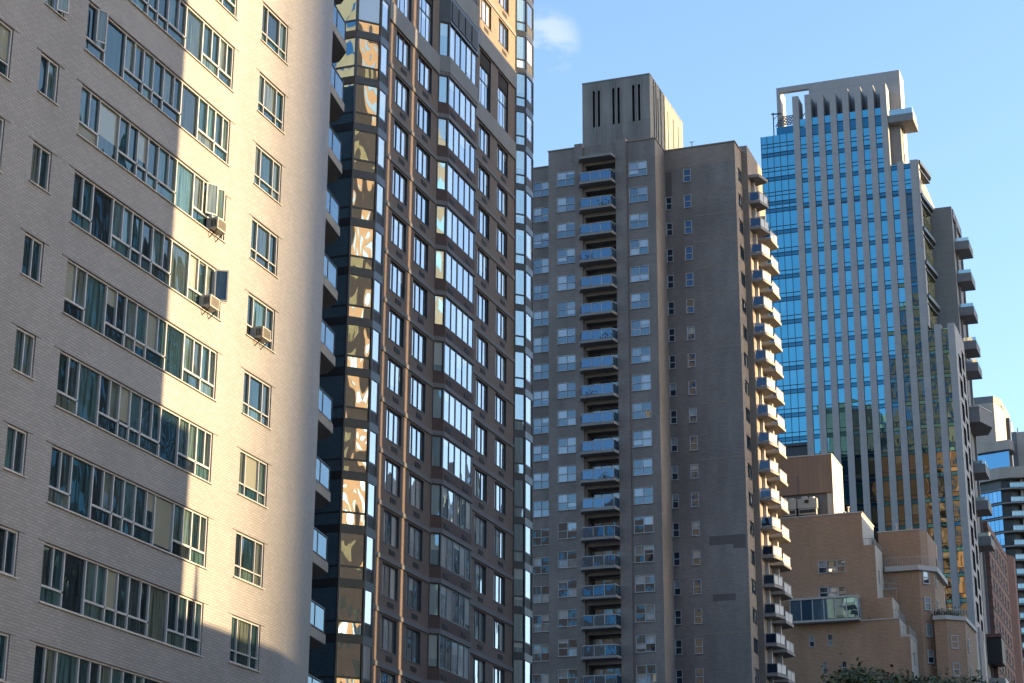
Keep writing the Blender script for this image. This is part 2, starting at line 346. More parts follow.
# ------------------------------------------------------------------ 1. white brick apartment block (near left)
XA = -34.0
b1 = thing('apartment_building', 'near white brick apartment block at far left with long window bands and rounded corner', 'building', (-45, 55, G0))
heads = [10.6 + 3.106 * k for k in range(-1, 11)]
holes = []
for h in heads:
    holes += [(51.03, 61.18, h - 1.86, h), (48.6, 49.66, h - 1.4, h), (63.31, 65.66 - .08, h - 1.72, h), (44.9, 47.02, h - 1.75, h), (38.2, 42.6, h - 1.75, h)]
wall = MB(); facade(wall, '+x', XA, 30, 65.6, G0, 50, holes, .16)
RC = 18.0; arc = [(XA - RC * (1 - math.cos(R(a))), 65.6 + RC * math.sin(R(a))) for a in range(0, 61, 3)]
b = len(wall.v); 
for i in range(len(arc) - 1):
    s0, s1 = RC * R(3 * i) + 65.6, RC * R(3 * i + 3) + 65.6
    wall.quad([(*arc[i], G0), (*arc[i + 1], G0), (*arc[i + 1], 50), (*arc[i], 50)], 0, [(s0, G0), (s1, G0), (s1, 50), (s0, 50)])
xe, ye = arc[-1]
wall.quad([(xe, ye, G0), (-62, ye + 2, G0), (-62, ye + 2, 50), (xe, ye, 50)])
wall.quad([(-62, ye + 2, G0), (-62, 30, G0), (-62, 30, 50), (-62, ye + 2, 50)]); wall.quad([(-62, 30, G0), (XA, 30, G0), (XA, 30, 50), (-62, 30, 50)])
wall.quad([(XA, 30, 50), (XA, 65.6, 50), *[(x, y, 50) for x, y in arc[1:]], (-62, ye + 2, 50), (-62, 30, 50)], 0)
pw = part('wall', wall, 'white_brick', b1)
# window bands: P = pair over a low light, B = big sheet, S = single over a low light
ys = [50.94, 52.21, 53.48, 54.75, 55.44, 56.17, 57.48, 58.77, 60.07, 61.15]; kinds = 'PBPSSPBPP'
mids = {0: 51.58, 2: 54.14, 5: 56.92, 7: 59.47, 8: 60.66}
o_ = 51.03; W_ = 61.18 - 51.03
lights = []
for i, k in enumerate(kinds):
    a, b_ = ys[i] - 50.94, ys[i + 1] - 50.94; g_ = .035
    a += g_ + (.05 if i == 0 else 0); b_ -= g_ + (.03 if i == 8 else 0)
    if k == 'B': lights.append((a, b_, .07, 1.79)); continue
    lights.append((a, b_, .07, .50))
    if k == 'S': lights.append((a, b_, .57, 1.79))
    else:
        m_ = mids[i] - 50.94; lights += [(a, m_ - .03, .57, 1.79), (m_ + .03, b_, .57, 1.79)]
sc_ = W_ / (61.15 - 50.94); lights = [(a * sc_, b_ * sc_, c, d) for a, b_, c, d in lights]
band = Win(W_, 1.86, lights, 'g_white', 'pale_frame', .06, .13, .06, .35)
small = Win(1.06, 1.4, grid_lights(1.06, 1.4, [.53], []), 'g_white', 'pale_frame', .07, .13, .06, .28)
three = Win(2.27, 1.72, grid_lights(2.27, 1.72, [.54, 1.62], [.46]), 'g_white', 'pale_frame', .07, .13, .06, .28)
left2 = Win(2.12, 1.75, grid_lights(2.12, 1.75, [.7, 1.4], [.5]), 'g_white', 'pale_frame', .07, .13, .06, .28)
left4 = Win(4.4, 1.75, grid_lights(4.4, 1.75, [1.1, 2.2, 3.3], [.5]), 'g_white', 'pale_frame', .07, .13, .06, .28)
for h in heads:
    band.put(b1, (XA, 51.03, h - 1.86), HALF); small.put(b1, (XA, 48.6, h - 1.4), HALF); three.put(b1, (XA, 63.31, h - 1.72), HALF)
    left2.put(b1, (XA, 44.9, h - 1.75), HALF); left4.put(b1, (XA, 38.2, h - 1.75), HALF)
def sash(y, z, wd, ht, ang):
    """a casement leaf swung outwards, hinged at y"""
    q = MB(); t_ = .05
    q.box(0, wd, -.02, .02, 0, t_); q.box(0, wd, -.02, .02, ht - t_, ht); q.box(0, t_, -.02, .02, t_, ht - t_); q.box(wd - t_, wd, -.02, .02, t_, ht - t_)
    q.quad([(t_, 0, t_), (wd - t_, 0, t_), (wd - t_, 0, ht - t_), (t_, 0, ht - t_)], 1, [(0, 0), (1, 0), (1, 1), (0, 1)])
    part('open_sash', q, ['pale_frame', 'g_white'], b1, (XA + .03, y, z), HALF - R(ang), world=False)
sash(49.15, heads[8] - 1.33, .46, 1.26, 25)
sash(51.55, heads[8] - 1.29, .4, 1.22, 30); sash(60.6, heads[6] - 1.29, .5, 1.22, 60); sash(59.6, heads[7] - 1.29, .5, 1.22, 30); sash(60.1, heads[7] - 1.29, .5, 1.22, 35)
sash(60.65, heads[6] - 1.3, .5, 1.22, 40)
# balconies beyond the rounded corner
poly = [(-35.9, 73.2), (-36.35, 76.1), (-37.1, 76.9), (-43, 77.3), (-43, 74.6)]
pin = [(-36.0, 73.3), (-36.42, 76.05), (-37.12, 76.8), (-43, 77.2)]
for k in range(-5, 8):
    z = 27.74 + 3.106 * k
    q = MB(); q.prism(poly, z - .42, z); s = part('balcony', q, 'pale_belt', b1, (-36.2, 75, z))
    q = MB()
    for i in range(3):
        (ax, ay), (bx, by) = pin[i], pin[i + 1]
        q.bar((ax, ay, z + 1.1), (bx, by, z + 1.1), .035); q.bar((ax, ay, z + .1), (bx, by, z + .1), .025)
        for f_ in (0, .5, 1): q.bar((ax + (bx - ax) * f_, ay + (by - ay) * f_, z), (ax + (bx - ax) * f_, ay + (by - ay) * f_, z + 1.1), .03)
    rl = part('railing', q, 'dark_metal', s)
    q = MB()
    for i in range(3):
        (ax, ay), (bx, by) = pin[i], pin[i + 1]; q.quad([(ax, ay, z + .14), (bx, by, z + .14), (bx, by, z + 1.04), (ax, ay, z + 1.04)], 0, [(0, 0), (1, 0), (1, 1), (0, 1)])
    part('rail_glass', q, 'g_veil', rl)

def aircon(y, z, label):
    t = thing('air_conditioner', label, 'air conditioner', (XA, y, z), 'window air conditioners on the white block')
    q = MB(); q.prism([(XA - .1, y), (XA + .38, y), (XA + .38, y + .68), (XA - .1, y + .68)], z, z + .44); part('case', q, 'galvanised', t)
    q = MB()
    for k in range(7): q.box(XA + .382, XA + .394, y + .05, y + .63, z + .05 + k * .052, z + .08 + k * .052)
    for k in range(4): q.box(XA + .1 + k * .06, XA + .13 + k * .06, y - .014, y - .002, z + .08, z + .36)
    part('vent_slats', q, 'black_grille', t)
    q = MB(); q.bar((XA, y + .1, z - .3), (XA + .3, y + .1, z - .02), .02); part('bracket', q, 'dark_metal', t)
    q = MB(); q.bar((XA, y + .58, z - .3), (XA + .3, y + .58, z - .02), .02); part('bracket', q, 'dark_metal', t)
aircon(59.95, heads[7] - 1.80, 'upper boxy air conditioner in the long sunlit window band of the white block')
aircon(59.75, heads[6] - 1.80, 'boxy air conditioner under a propped open sash, lower of two in the window bands')
aircon(63.9, heads[6] - 1.66, 'boxy air conditioner in a small three-part window near the rounded corner')

# ------------------------------------------------------------------ 2. brown brick tower with bays and glass corners
XB = -40.0
b2 = thing('apartment_tower', 'brown brick tower with stacked bay windows and dark glass corners beside the white block', 'building', (-50, 98, G0))
H2 = [38.0 + 2.72 * k for k in range(-10, 6)]; HU = [60.4 + 2.72 * k for k in range(0, 4)]
cols = [(90.1, 92.05), (93.2, 95.2), (102.8, 104.7), (106.0, 107.85)]
holes = []
for a, b_ in cols:
    for h in H2 + HU: holes.append((a, b_, h - 1.68, h))
    holes.append((a, b_, 52.95, 56.6))
wall = MB(); facade(wall, '+x', XB, 88.9, 96.2, G0, 72, [h for h in holes if h[0] < 96], .2, 0, 1)
facade(wall, '+x', XB, 101.6, 109.14, G0, 72, [h for h in holes if h[0] > 96], .2, 0, 1)
wall.quad([(XB - 22, 109.14, G0), (XB - 22, 109.14, 72), (XB, 109.14, 72), (XB, 109.14, G0)])
wall.box(XB - 22, XB - 1.6, 88.2, 109.1, G0, 72)
wall.quad([(XB, 88.9, G0), (XB, 88.9, 72), (XB - 1.6, 88.9, 72), (XB - 1.6, 88.9, G0)])
# bay body: brick below each window
c96 = [(XB, 96.2), (XB + .48, 96.68), (XB + .48, 101.1), (XB, 101.6)]
def shrink(poly, d):  # pull the bay outline inwards
    return [(poly[0][0] - .3, poly[0][1] + d), (poly[1][0] - d, poly[1][1] + d * .4), (poly[2][0] - d, poly[2][1] - d * .4), (poly[3][0] - .3, poly[3][1] - d)]
tops = H2 + [56.45] + HU
lvl = sorted(tops)
bayw = [(h + .15 - 1.78, h + .15) for h in H2 + HU] + [(52.98, 55.2)]
bayw.sort(); zprev = G0
for lo, hi in bayw:
    wall.prism(c96, zprev, lo, 2 if lo - zprev > 0 else 0); zprev = hi
wall.prism(c96, zprev, 72, 2)
wall.prism(shrink(c96, .16), G0 + .01, 71.9, 1)
part('wall', wall, ['brown_brick', 'dark_metal', 'red_brick'], b2)
# belts
for h in sorted(H2 + HU):
    q = MB(); z0_, z1_ = h + .1, h + .34
    q.box(XB - .05, XB + .06, 88.93, 96.17, z0_, z1_); q.box(XB - .05, XB + .06, 101.63, 109.1, z0_, z1_)
    o2 = [(XB - .02, 96.12), (XB + .53, 96.66), (XB + .53, 101.13), (XB - .02, 101.68)]; q.prism(o2, h + .16, h + .42)
    part('belt_course', q, 'belt_stone', b2, (XB, 99, h))
for z0_, z1_ in ((51.72, 52.88), (56.7, 57.95)):
    q = MB(); q.box(XB - .04, XB + .10, 88.95, 96.15, z0_, z1_); q.box(XB - .04, XB + .10, 101.65, 109.08, z0_, z1_)
    q.prism([(XB - .02, 96.1), (XB + .56, 96.64), (XB + .56, 101.15), (XB - .02, 101.7)], z0_ + .25, z1_ + .1 if z0_ < 55 else z1_ + .5)
    part('belt_course', q, 'pale_belt', b2, (XB, 99, z0_), label='broad pale stone belt course')
# windows
for a, b_ in cols:
    wd = b_ - a
    wn = Win(wd, 1.68, grid_lights(wd, 1.68, [.52, 1.2], [], .07, .08), 'g_bright', 'dark_metal', .07, .13, .03, None, 'dark_metal', .09)
    tl = Win(wd, 3.65, grid_lights(wd, 2.7, [.6, 1.25], [1.8], .07, .12), 'g_bright', 'dark_metal', .07, .14, .05, None, 'dark_metal', .10)
    for h in H2 + HU: wn.put(b2, (XB, a, h - 1.68), HALF)
    tl.put(b2, (XB, a, 52.95), HALF, label='tall window under a dark louvre')
    q = MB(); q.box(XB - .12, XB - .1, a + .07, b_ - .07, 55.65, 56.53)
    for k in range(8): q.box(XB - .1, XB - .05, a + .08, b_ - .08, 55.7 + .1 * k, 55.75 + .1 * k)
    part('louvre', q, 'patched_brick', b2, (XB, a, 56))
gr = MB(); gr.box(0, .78, -.02, .05, 0, .27, 0)
for k in range(6): gr.box(.03 + .125 * k, .1 + .125 * k, -.035, -.02, .03, .24, 0)
grm = gr.mesh('vent_grille', ['black_grille'])
cnt = 0
for h in sorted(H2 + HU)[2:]:
    for a, x_ in ((90.8, XB), (93.95, XB), (103.45, XB), (106.7, XB), (97.0, XB + .48), (99.7, XB + .48)):
        if cnt < 100: part('vent_grille', grm, None, b2, (x_, a, h - 2.18), HALF); cnt += 1
for lo, hi in bayw:
    q = MB(); g2 = shrink(c96, .05); hgt = hi - lo
    def pane(a, b_, c=.06, d=None):
        d = hgt - .06 if d is None else d
        q.quad([(*a, lo + c), (*b_, lo + c), (*b_, lo + d), (*a, lo + d)], 0, [(0, c / hgt), (1, c / hgt), (1, d / hgt), (0, d / hgt)])
    A, B_, C_, D_ = [Vector(p) for p in g2]; A = Vector((XB - .02, 96.26)); 
    dv = (B_ - A); pane(A + dv * .1, A + dv * .9)
    yy = [96.76, 97.62, 98.5, 99.42, 100.3, 101.05]; gl = [.12, .06, .1, .06, .1]
    for i in range(5): pane((g2[1][0], yy[i] + gl[i] / 2), (g2[1][0], yy[i + 1] - .03))
    if hgt > 2: pass
    wo_ = part('bay_window', q, 'g_bright', b2, (XB + .4, 98.8, lo))
    for p_ in wo_.data.polygons[:1]: p_.material_index = 0
    wo_.data.materials.append(M['g_chamfer']); wo_.data.polygons[0].material_index = 1
    q = MB(); fx = XB + .46
    for i, y_ in enumerate(yy): q.box(fx - .1, fx + .005, y_ - .04 - (.04 if i in (0, 2, 4) else 0), y_ + .03, lo, hi)
    q.box(fx - .1, fx, 96.7, 101.08, lo, lo + .06); q.box(fx - .1, fx, 96.7, 101.08, hi - .06, hi)
    for t_ in (0, 1):
        p0 = Vector((XB, 96.22)) + Vector((.42, .42)) * t_; q.bar((*p0, lo), (*p0, hi), .06, 0, 6)
    p0, p1 = Vector((XB - .02, 96.2)), Vector((XB + .43, 96.65))
    for zz in (lo + .03, hi - .03): q.bar((*p0, zz), (*p1, zz), .035, 0, 4)
    part('frame', q, 'dark_metal', wo_)
q = MB(); q.prism([(XB - .01, 96.12), (XB + .54, 96.62), (XB + .54, 101.17), (XB - .01, 101.7)], 55.2, 56.95)
for k in range(4):
    q.box(XB + .54, XB + .58, 96.8 + k * 1.07, 97.7 + k * 1.07, 55.4, 56.7, 1)
part('louvre_band', q, ['dark_metal', 'black_grille'], b2)
# glass corners: outline runs from the side wall, over a chamfer, to the front
def corner(outline, tag_, mats_by_seg, k0, k1, zoff):
    for k in range(k0, k1):
        zt = 38.0 + 2.72 * k + zoff; z0_ = zt - 1.62; zb = zt - 2.28
        q = MB(); mi = []
        for i in range(len(outline) - 1):
            a, b_ = Vector(outline[i]), Vector(outline[i + 1]); d = b_ - a; Ln = d.length
            nseg = max(1, round(Ln / 1.5)) if i == 0 else 1
            for s_ in range(nseg):
                p0 = a + d * (s_ / nseg) + d.normalized() * .05; p1 = a + d * ((s_ + 1) / nseg) - d.normalized() * .05
                q.quad([(*p0, z0_), (*p1, z0_), (*p1, zt), (*p0, zt)], mats_by_seg[i], [(0, 0), (1, 0), (1, 1), (0, 1)])
                if mats_by_seg[i] != 2: q.quad([(*p0, zb), (*p1, zb), (*p1, z0_ - .1), (*p0, z0_ - .1)], mats_by_seg[i], [(0, 0), (1, 0), (1, .3), (0, .3)])
        wo_ = part('corner_glazing', q, ['g_side', 'g_corner', 'g_bright', 'g_chamfer'], b2, (outline[1][0], outline[1][1], zb))
        q = MB()
        for i in range(len(outline) - 1):
            a, b_ = Vector(outline[i]), Vector(outline[i + 1]); d = (b_ - a).normalized(); n_ = Vector((d.y, -d.x)); a2, b2_ = a - d * .02, b_ + d * .02
            def sl(za, zb_, o, mi=0): q.prism([(*(a2 + n_ * o),), (*(b2_ + n_ * o),), (*(b2_ - n_ * .25),), (*(a2 - n_ * .25),)], za, zb_, mi)
            sl(zb - .44, zb, .05); sl(z0_ - .1, z0_ - .002, .03)
            if mats_by_seg[i] == 2: sl(zb, z0_ - .102, .02, 1)
            q.bar((*a, zb), (*a, zt), .09, 0, 6)
        q.bar((*outline[-1], zb), (*outline[-1], zt), .08, 0, 6)
        part('frame', q, ['dark_metal', 'black_grille'], wo_)
corner([(-62, 86.95), (-40.95, 86.95), (-40.0, 87.9), (-39.97, 88.9)], 'l', [0, 1, 2], -11, 13, .88)
cx = [(XB, 109.2), (XB + .52, 109.72), (XB + .52, 111.0), (XB - .4, 112.0)]
corner(cx, 'r', [3, 2, 2], -11, 13, .88)
q = MB(); q.prism([(-60, 109.2), (XB - .1, 109.3), (XB + .4, 109.8), (XB + .4, 110.9), (XB - .5, 111.7), (-60, 111.7)], G0, 73); q.prism([(-60, 87.1), (-41.0, 87.1), (-40.15, 87.95), (-40.15, 89.0), (-60, 89.0)], G0, 73); part('corner_core', q, 'dark_metal', b2)

# ------------------------------------------------------------------ 3. grey brick apartment tower with two balcony stacks
b3 = thing('apartment_tower', 'grey brick tower with polygonal white balconies and a concrete penthouse, centre of the view', 'building', (-60, 210, G0))
FL = 3.197; W0 = 92.5
wall = MB()
rows = range(0, 20)
# left wing, set back
facade(wall, '-y', 202.0, -80, -69.83, G0, 94.3, [(x0, x0 + 2.04, W0 - 1.87 - FL * k, W0 - FL * k) for k in rows for x0 in (-71.74, -75.4, -79)], .2)
facade(wall, '-y', 200.0, -69.14, -65.9, G0, 95.2, [(-68.12, -65.98 + .1, W0 - 1.85 - FL * k, W0 - FL * k) for k in rows], .2)
wall.quad([(-69.14, 202.1, G0), (-69.14, 200, G0), (-69.14, 200, 95.2), (-69.14, 202.1, 95.2)]); wall.quad([(-69.83, 202.0, G0), (-69.14, 202.0, G0), (-69.14, 202.0, 95.2), (-69.83, 202.0, 95.2)])
wall.box(-65.9, -64.95, 199.75, 203, G0, 95.6)                 # pilaster
facade(wall, '-y', 200.0, -64.95, -60.95, G0, 95.2, [(-64.7, -61.05, W0 - 2.25 - FL * k, W0 + .25 - FL * k) for k in rows], 1.3, 0)
wall.box(-60.95, -59.72, 199.75, 203, G0, 95.5)
facade(wall, '-y', 200.0, -59.72, -56.3, G0, 95.0, [(-59.45, -57.28, W0 - 1.87 - FL * k, W0 - FL * k) for k in rows], .2)
wall.quad([(-56.3, 200, G0), (-56.3, 204, G0), (-56.3, 204, 95), (-56.3, 200, 95)])
sm = [(-56.4 + .12, -55.5, W0 - 1.62 - FL * k, W0 - FL * k) for k in range(1, 20)] + [(-54.12, -53.22, W0 - 1.65 - FL * k, W0 - FL * k) for k in rows]
facade(wall, '-y', 204.0, -56.3, -47.98, G0, 92.75, sm, .2, 1)
facade(wall, '-y', 204.0, -56.3, -47.98, 92.75, 95.06, [], .2, 2)
wall.quad([(-56.2, 203.994, 89.35), (-55.5, 203.994, 89.35), (-55.5, 203.994, 92.4), (-56.2, 203.994, 92.4)], 3)
for a, b_, c, d in ((-52.2, -48.2, 48.1, 49.1), (-49.6, -48.2, 47.6, 48.1), (-52.0, -49.5, 42.0, 42.75)):
    wall.quad([(a, 203.994, c), (b_, 203.994, c), (b_, 203.994, d), (a, 203.994, d)], 3)
facade(wall, '+x', -47.98, 204, 207.3, G0, 95.06, [(205.2, 207.1, W0 - 1.6 - FL * k, W0 - FL * k) for k in rows], .2, 2)
wall.box(-56, -47.3, 207.3, 214.9, G0, 95.9, 2)
wall.quad([(-80, 202, 94.3), (-69.5, 202, 94.3), (-69.5, 222, 94.3), (-80, 222, 94.3)])
wall.quad([(-69.14, 200, 94.6), (-56.3, 200, 94.6), (-56.3, 222, 94.6), (-69.14, 222, 94.6)]); wall.quad([(-56.3, 204, 94.6), (-47.98, 204, 94.6), (-47.98, 222, 94.6), (-56.3, 222, 94.6)])
wall.box(-56, -48.6, 214.9, 222, G0, 94.5, 0)
for (x0, x1, y0, y1, zt) in ((-80, -69.5, 202, 202.3, 94.3), (-69.14, -56.3, 200.002, 200.3, 95.0), (-56.3, -48.0, 204.002, 204.3, 95.06)): wall.quad([(x0, y0, zt), (x1, y0, zt), (x1, y1, zt), (x0, y1, zt)])
part('wall', wall, ['grey_brick', 'grey_brick', 'tan_brick', 'patched_brick'], b3)
def trim(name, m_, *a):
    q = MB(); q.box(*a); part(name, q, m_, b3, ((a[0] + a[1]) / 2, a[2], a[4]))
for k in range(1, 19):
    if k % 2 or k in (2, 4): trim('stone_band', 'tan_brick', -53.0, -48.0, 203.985, 204.01, W0 + .35 - FL * k, W0 + .5 - FL * k)
for a in ((-56.3, -47.9, 203.9, 204.2, 95.06, 95.2), (-80, -69.2, 201.9, 202.2, 94.3, 94.42), (-69.2, -65.95, 199.9, 200.2, 95.2, 95.34), (-59.7, -56.33, 199.9, 200.2, 95.0, 95.14), (-56.32, -56.2, 200, 203.89, 95.0, 95.14), (-48.0, -47.88, 204.21, 207.3, 95.06, 95.2)): trim('coping', 'tan_brick', *a)
dbl = lambda w_, h_: Win(w_, h_, grid_lights(w_, h_, [w_ / 2], [h_ * .48], .07, .06), 'g_grey', 'white_paint', .07, .12, .12, None, 'white_paint', .03)
sgl = lambda w_, h_: Win(w_, h_, grid_lights(w_, h_, [], [h_ * .48], .09, .09), 'g_navy', 'white_paint', .09, .12, .12, None, 'white_paint', .03)
wA, wB, wC, wD, wE = dbl(2.04, 1.87), dbl(2.24, 1.85), dbl(2.17, 1.87), sgl(.78, 1.62), sgl(.9, 1.65)
for k in range(0, 20):
    z = W0 - FL * k
    wA.put(b3, (-71.74, 202, z - 1.87)); wB.put(b3, (-68.12, 200, z - 1.85)); wC.put(b3, (-59.45, 200, z - 1.87))
    if k: wD.put(b3, (-56.28, 204, z - 1.62))
    wE.put(b3, (-54.12, 204, z - 1.65))
side = Win(1.9, 1.6, grid_lights(1.9, 1.6, [.95], [], .07, .08), 'g_grey', 'dark_metal', .07, .12, .05, None, 'belt_stone', .03, name='side_window')
for k in range(0, 20): side.put(b3, (-47.98, 205.2, W0 - 1.6 - FL * k), HALF)
door = MB()
for i, (a, b_) in enumerate(((-64.6, -63.5), (-63.4, -62.3), (-62.2, -61.15))): door.quad([(a, 0, .05), (b_, 0, .05), (b_, 0, 2.2), (a, 0, 2.2)], 0, [(a, 0), (b_, 0), (b_, 1), (a, 1)])
dm = door.mesh('balcony_door', ['g_grey'])
def balcony(name, poly, z, thick, railpts, parent, glassm, postm='white_paint', rail_h=1.12, panels=None, slabm='balcony_concrete'):
    q = MB(); q.prism(poly, z - thick, z); s = part(name, q, slabm, parent, (poly[0][0], poly[0][1], z))
    q = MB(); gq = MB(); seg = 0
    for i in range(len(railpts) - 1):
        a, b_ = Vector(railpts[i]), Vector(railpts[i + 1]); Ln = (b_ - a).length; n = max(1, round(Ln / 1.3))
        q.bar((*a, z + rail_h), (*b_, z + rail_h), .045); 
        for j in range(n + 1):
            p = a + (b_ - a) * (j / n); q.bar((*p, z), (*p, z + rail_h), .035)
        for j in range(n):
            p, p2 = a + (b_ - a) * ((j + .05) / n), a + (b_ - a) * ((j + .95) / n)
            gq.quad([(*p, z + .08), (*p2, z + .08), (*p2, z + rail_h - .06), (*p, z + rail_h - .06)], 0, [(0, 0), (1, 0), (1, 1), (0, 1)])
    r_ = part('railing', q, postm, s); o = part('rail_panel', gq, glassm, r_)
    if glassm == 'frosted_rail':
        o.data.materials.append(M['g_navy']); o.data.polygons[0].material_index = 1
    return s
fpoly = [(-65.5, 200), (-64.95, 198.65), (-61.15, 198.65), (-60.9, 200)]
frail = [(-65.35, 199.9), (-64.85, 198.75), (-61.25, 198.75), (-61.0, 199.9)]
for k in range(0, 20):
    z = 90.3 - FL * k
    s = balcony('front_balcony', fpoly, z, .3, frail, b3, 'g_rail')
    d_ = part('balcony_door', dm, None, s, (0, 201.28, z))
q = MB(); q.prism(fpoly, 93.15, 93.45); part('canopy', q, 'balcony_concrete', b3, (-63, 199, 93.2))
p1 = [(-47.3, 207.45), (-46.05, 207.6), (-45.5, 209.7), (-47.3, 210.4)]; r1 = [(-47.25, 207.55), (-46.1, 207.68), (-45.6, 209.65), (-47.25, 210.3)]
p2 = [(-47.3, 210.9), (-45.75, 211.3), (-45.55, 214.3), (-47.3, 215.2)]; r2 = [(-47.25, 211.0), (-45.83, 211.38), (-45.65, 214.2), (-47.25, 215.0)]
for k in range(0, 20):
    z = 89.0 - FL * k
    balcony('side_balcony', p1, z, .32, r1, b3, 'frosted_rail', 'galvanised', 1.05)
    if k: balcony('side_balcony', p2, z - .1, .32, r2, b3, 'frosted_rail', 'galvanised', 1.05)
q = MB(); q.prism(p1, 91.9, 92.25); part('canopy', q, 'balcony_concrete', b3, (-46.5, 209, 92))
q = MB(); q.box(-47.28, -46.9, 208.9, 209.25, G0, 92); q.box(-47.28, -46.6, 212.5, 212.9, G0, 89); part('divider_wall', q, 'white_stone', b3)
# penthouse
pent = MB(); X0, X1 = -65.93, -57.62
slots = [(-64.62, -64.35), (-64.0, -63.73), (-62.2, -61.93), (-61.57, -61.3), (-59.76, -59.48), (-59.06, -58.79)]
facade(pent, '-y', 203.0, X0, X1, 94.6, 104.75, [(a, b_, 99.0, 103.65) for a, b_ in slots], .5, 0, 1)
facade(pent, '+x', X1, 203.0, 217.6, 94.6, 104.75, [(206.2, 206.6, 96.0, 103.2), (210.6, 210.9, 95.4, 103.4), (213.0, 213.3, 95.4, 103.4), (215.2, 215.5, 95.4, 103.4)], .3, 0, 0)
pent.quad([(X1, 217.6, 94.6), (X0, 217.6, 94.6), (X0, 217.6, 104.75), (X1, 217.6, 104.75)]); pent.quad([(X0, 217.6, 94.6), (X0, 203, 94.6), (X0, 203, 104.75), (X0, 217.6, 104.75)])
pent.quad([(X0, 203, 104.75), (X1, 203, 104.75), (X1, 217.6, 104.75), (X0, 217.6, 104.75)])
ph = part('penthouse', pent, ['concrete', 'black_grille'], b3)
q = MB(); q.box(X0 - .03, X1 + .03, 202.94, 217.66, 104.753, 104.9)
for a, b_ in slots: q.box(a - .12, a - .02, 202.93, 202.998, 95.2, 104.7); q.box(b_ + .02, b_ + .12, 202.93, 202.998, 95.2, 104.7)
for y_ in (204.5, 205.4, 207.4, 208.9): q.box(X1 + .002, X1 + .12, y_, y_ + .25, 94.7, 104.7)
part('rib', q, 'concrete', ph)

# ------------------------------------------------------------------ 4. blue glass tower with stone fins
b4 = thing('glass_tower', 'tall blue glass tower with vertical grey stone fins and a stone roof screen', 'building', (-50, 292, G0))
core = MB(); core.box(-61.5, -41.9, 281.0, 310, G0, 130.6, 1); core.box(-41.89, -38.0, 281.4, 305, G0, 123.0); core.box(-37.99, -34.3, 281.8, 289.6, G0, 96.3, 1)
part('core', core, ['limestone_dark', 'dark_metal'], b4)
F0 = -56.4
finx = [F0 + 1.955 * k for k in range(12)]
ftop = [136.75] * 8 + [123.3] * 2 + [96.6] * 2
for i, x in enumerate(finx):
    q = MB()
    if i < 8: q.box(x, x + .96, 280, 281.5, G0, 129.8); q.box(x, x + .96, 280.001, 283.4, 129.8, ftop[i])
    else: q.box(x, x + 1.0, 280, 281.5, G0, ftop[i])
    part('fin', q, 'limestone', b4, (x + .5, 280.7, G0))
q = MB(); q.box(-38.0 + .04, -37.55, 280.05, 281.45, 96.5, 123.28); part('fin', q, 'limestone', b4, (-37.8, 280.7, 96))
def curtain(x0, x1, z0, z1, zs, nm='curtain_wall', mull=None, y=280.28, mat='g_tower', skip_low=0):
    q = MB(); sp_ = MB(); fr = MB()
    mull = mull or []
    xs = [x0] + mull + [x1]
    lo = z0
    edges = sorted(zs)
    for za, zb, kind in edges:
        for i in range(len(xs) - 1):
            q.quad([(xs[i] + .03, y, za), (xs[i + 1] - .03, y, za), (xs[i + 1] - .03, y, zb), (xs[i] + .03, y, zb)], kind, [(0, 0), (1, 0), (1, 1), (0, 1)])
        fr.box(x0, x1, y - .09, y + .05, za - .035, za + .035)
    for x in mull: fr.box(x - .035, x + .035, y - .1, y + .05, z0, z1)
    o = part(nm, q, [mat, 'g_spandrel'], b4, ((x0 + x1) / 2, y, z0)); part('mullion', fr, 'dark_metal', o)
def floors(z0, z1, base=81.0, fl=3.68):
    """(z_low, z_high, kind) strips: spandrel + vision glass"""
    out = []; k = math.floor((z0 - base) / fl)
    while base + k * fl < z1:
        a = base + k * fl
        for s_, e_, kd in ((0, .62, 1), (.62, 1.3, 0), (1.3, 3.68, 0)):
            lo, hi = max(a + s_, z0), min(a + e_, z1)
            if hi - lo > .15: out.append((lo + .03, hi - .03, kd))
        k += 1
    return out
def fine(z0, z1):
    out = []; z = z0; i = 0
    while z < z1 - .2:
        h_ = [.62, .95, .62, 1.9][i % 4]; out.append((z + .03, min(z + h_, z1) - .03, 1 if i % 4 == 0 else 0)); z += h_; i += 1
    return out
cells = []
for i in range(11):
    x0, x1 = finx[i] + 1.0, finx[i + 1]
    if i < 7: strips = floors(G0, 118) + fine(118, 129.8) + [(129.85, 131.4, 1), (131.5, 132.8, 0)]
    elif i < 9: strips = floors(G0, 118) + fine(118, 123)
    else: strips = floors(G0, 96)
    strips.sort(); cur_ = []
    for st in strips:
        if st[2] == 1 and cur_: cells.append((i, x0, x1, cur_)); cur_ = []
        cur_.append(st)
    cells.append((i, x0, x1, cur_))
def cell_mesh(cell, qm, fm):
    i, x0, x1, st = cell; y = 280.28
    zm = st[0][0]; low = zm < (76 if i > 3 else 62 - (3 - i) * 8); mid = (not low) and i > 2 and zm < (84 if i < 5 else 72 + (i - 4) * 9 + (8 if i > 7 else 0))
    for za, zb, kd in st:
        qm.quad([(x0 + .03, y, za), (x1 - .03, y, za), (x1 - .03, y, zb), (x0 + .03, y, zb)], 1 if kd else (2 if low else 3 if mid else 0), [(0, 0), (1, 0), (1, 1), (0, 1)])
        fm.box(x0, x1, y - .09, y + .05, za - .035, za + .035)
order = sorted(cells, key=lambda c: -c[3][0][0])          # everything above street level that shows; nearest floors first
vis = [c for c in cells if 30 < c[3][0][0]]; vis.sort(key=lambda c: (c[3][0][0] > 72, c[3][0][0] < 44, c[3][0][0])); one = vis[:100]; rest = [c for c in cells if c not in one]
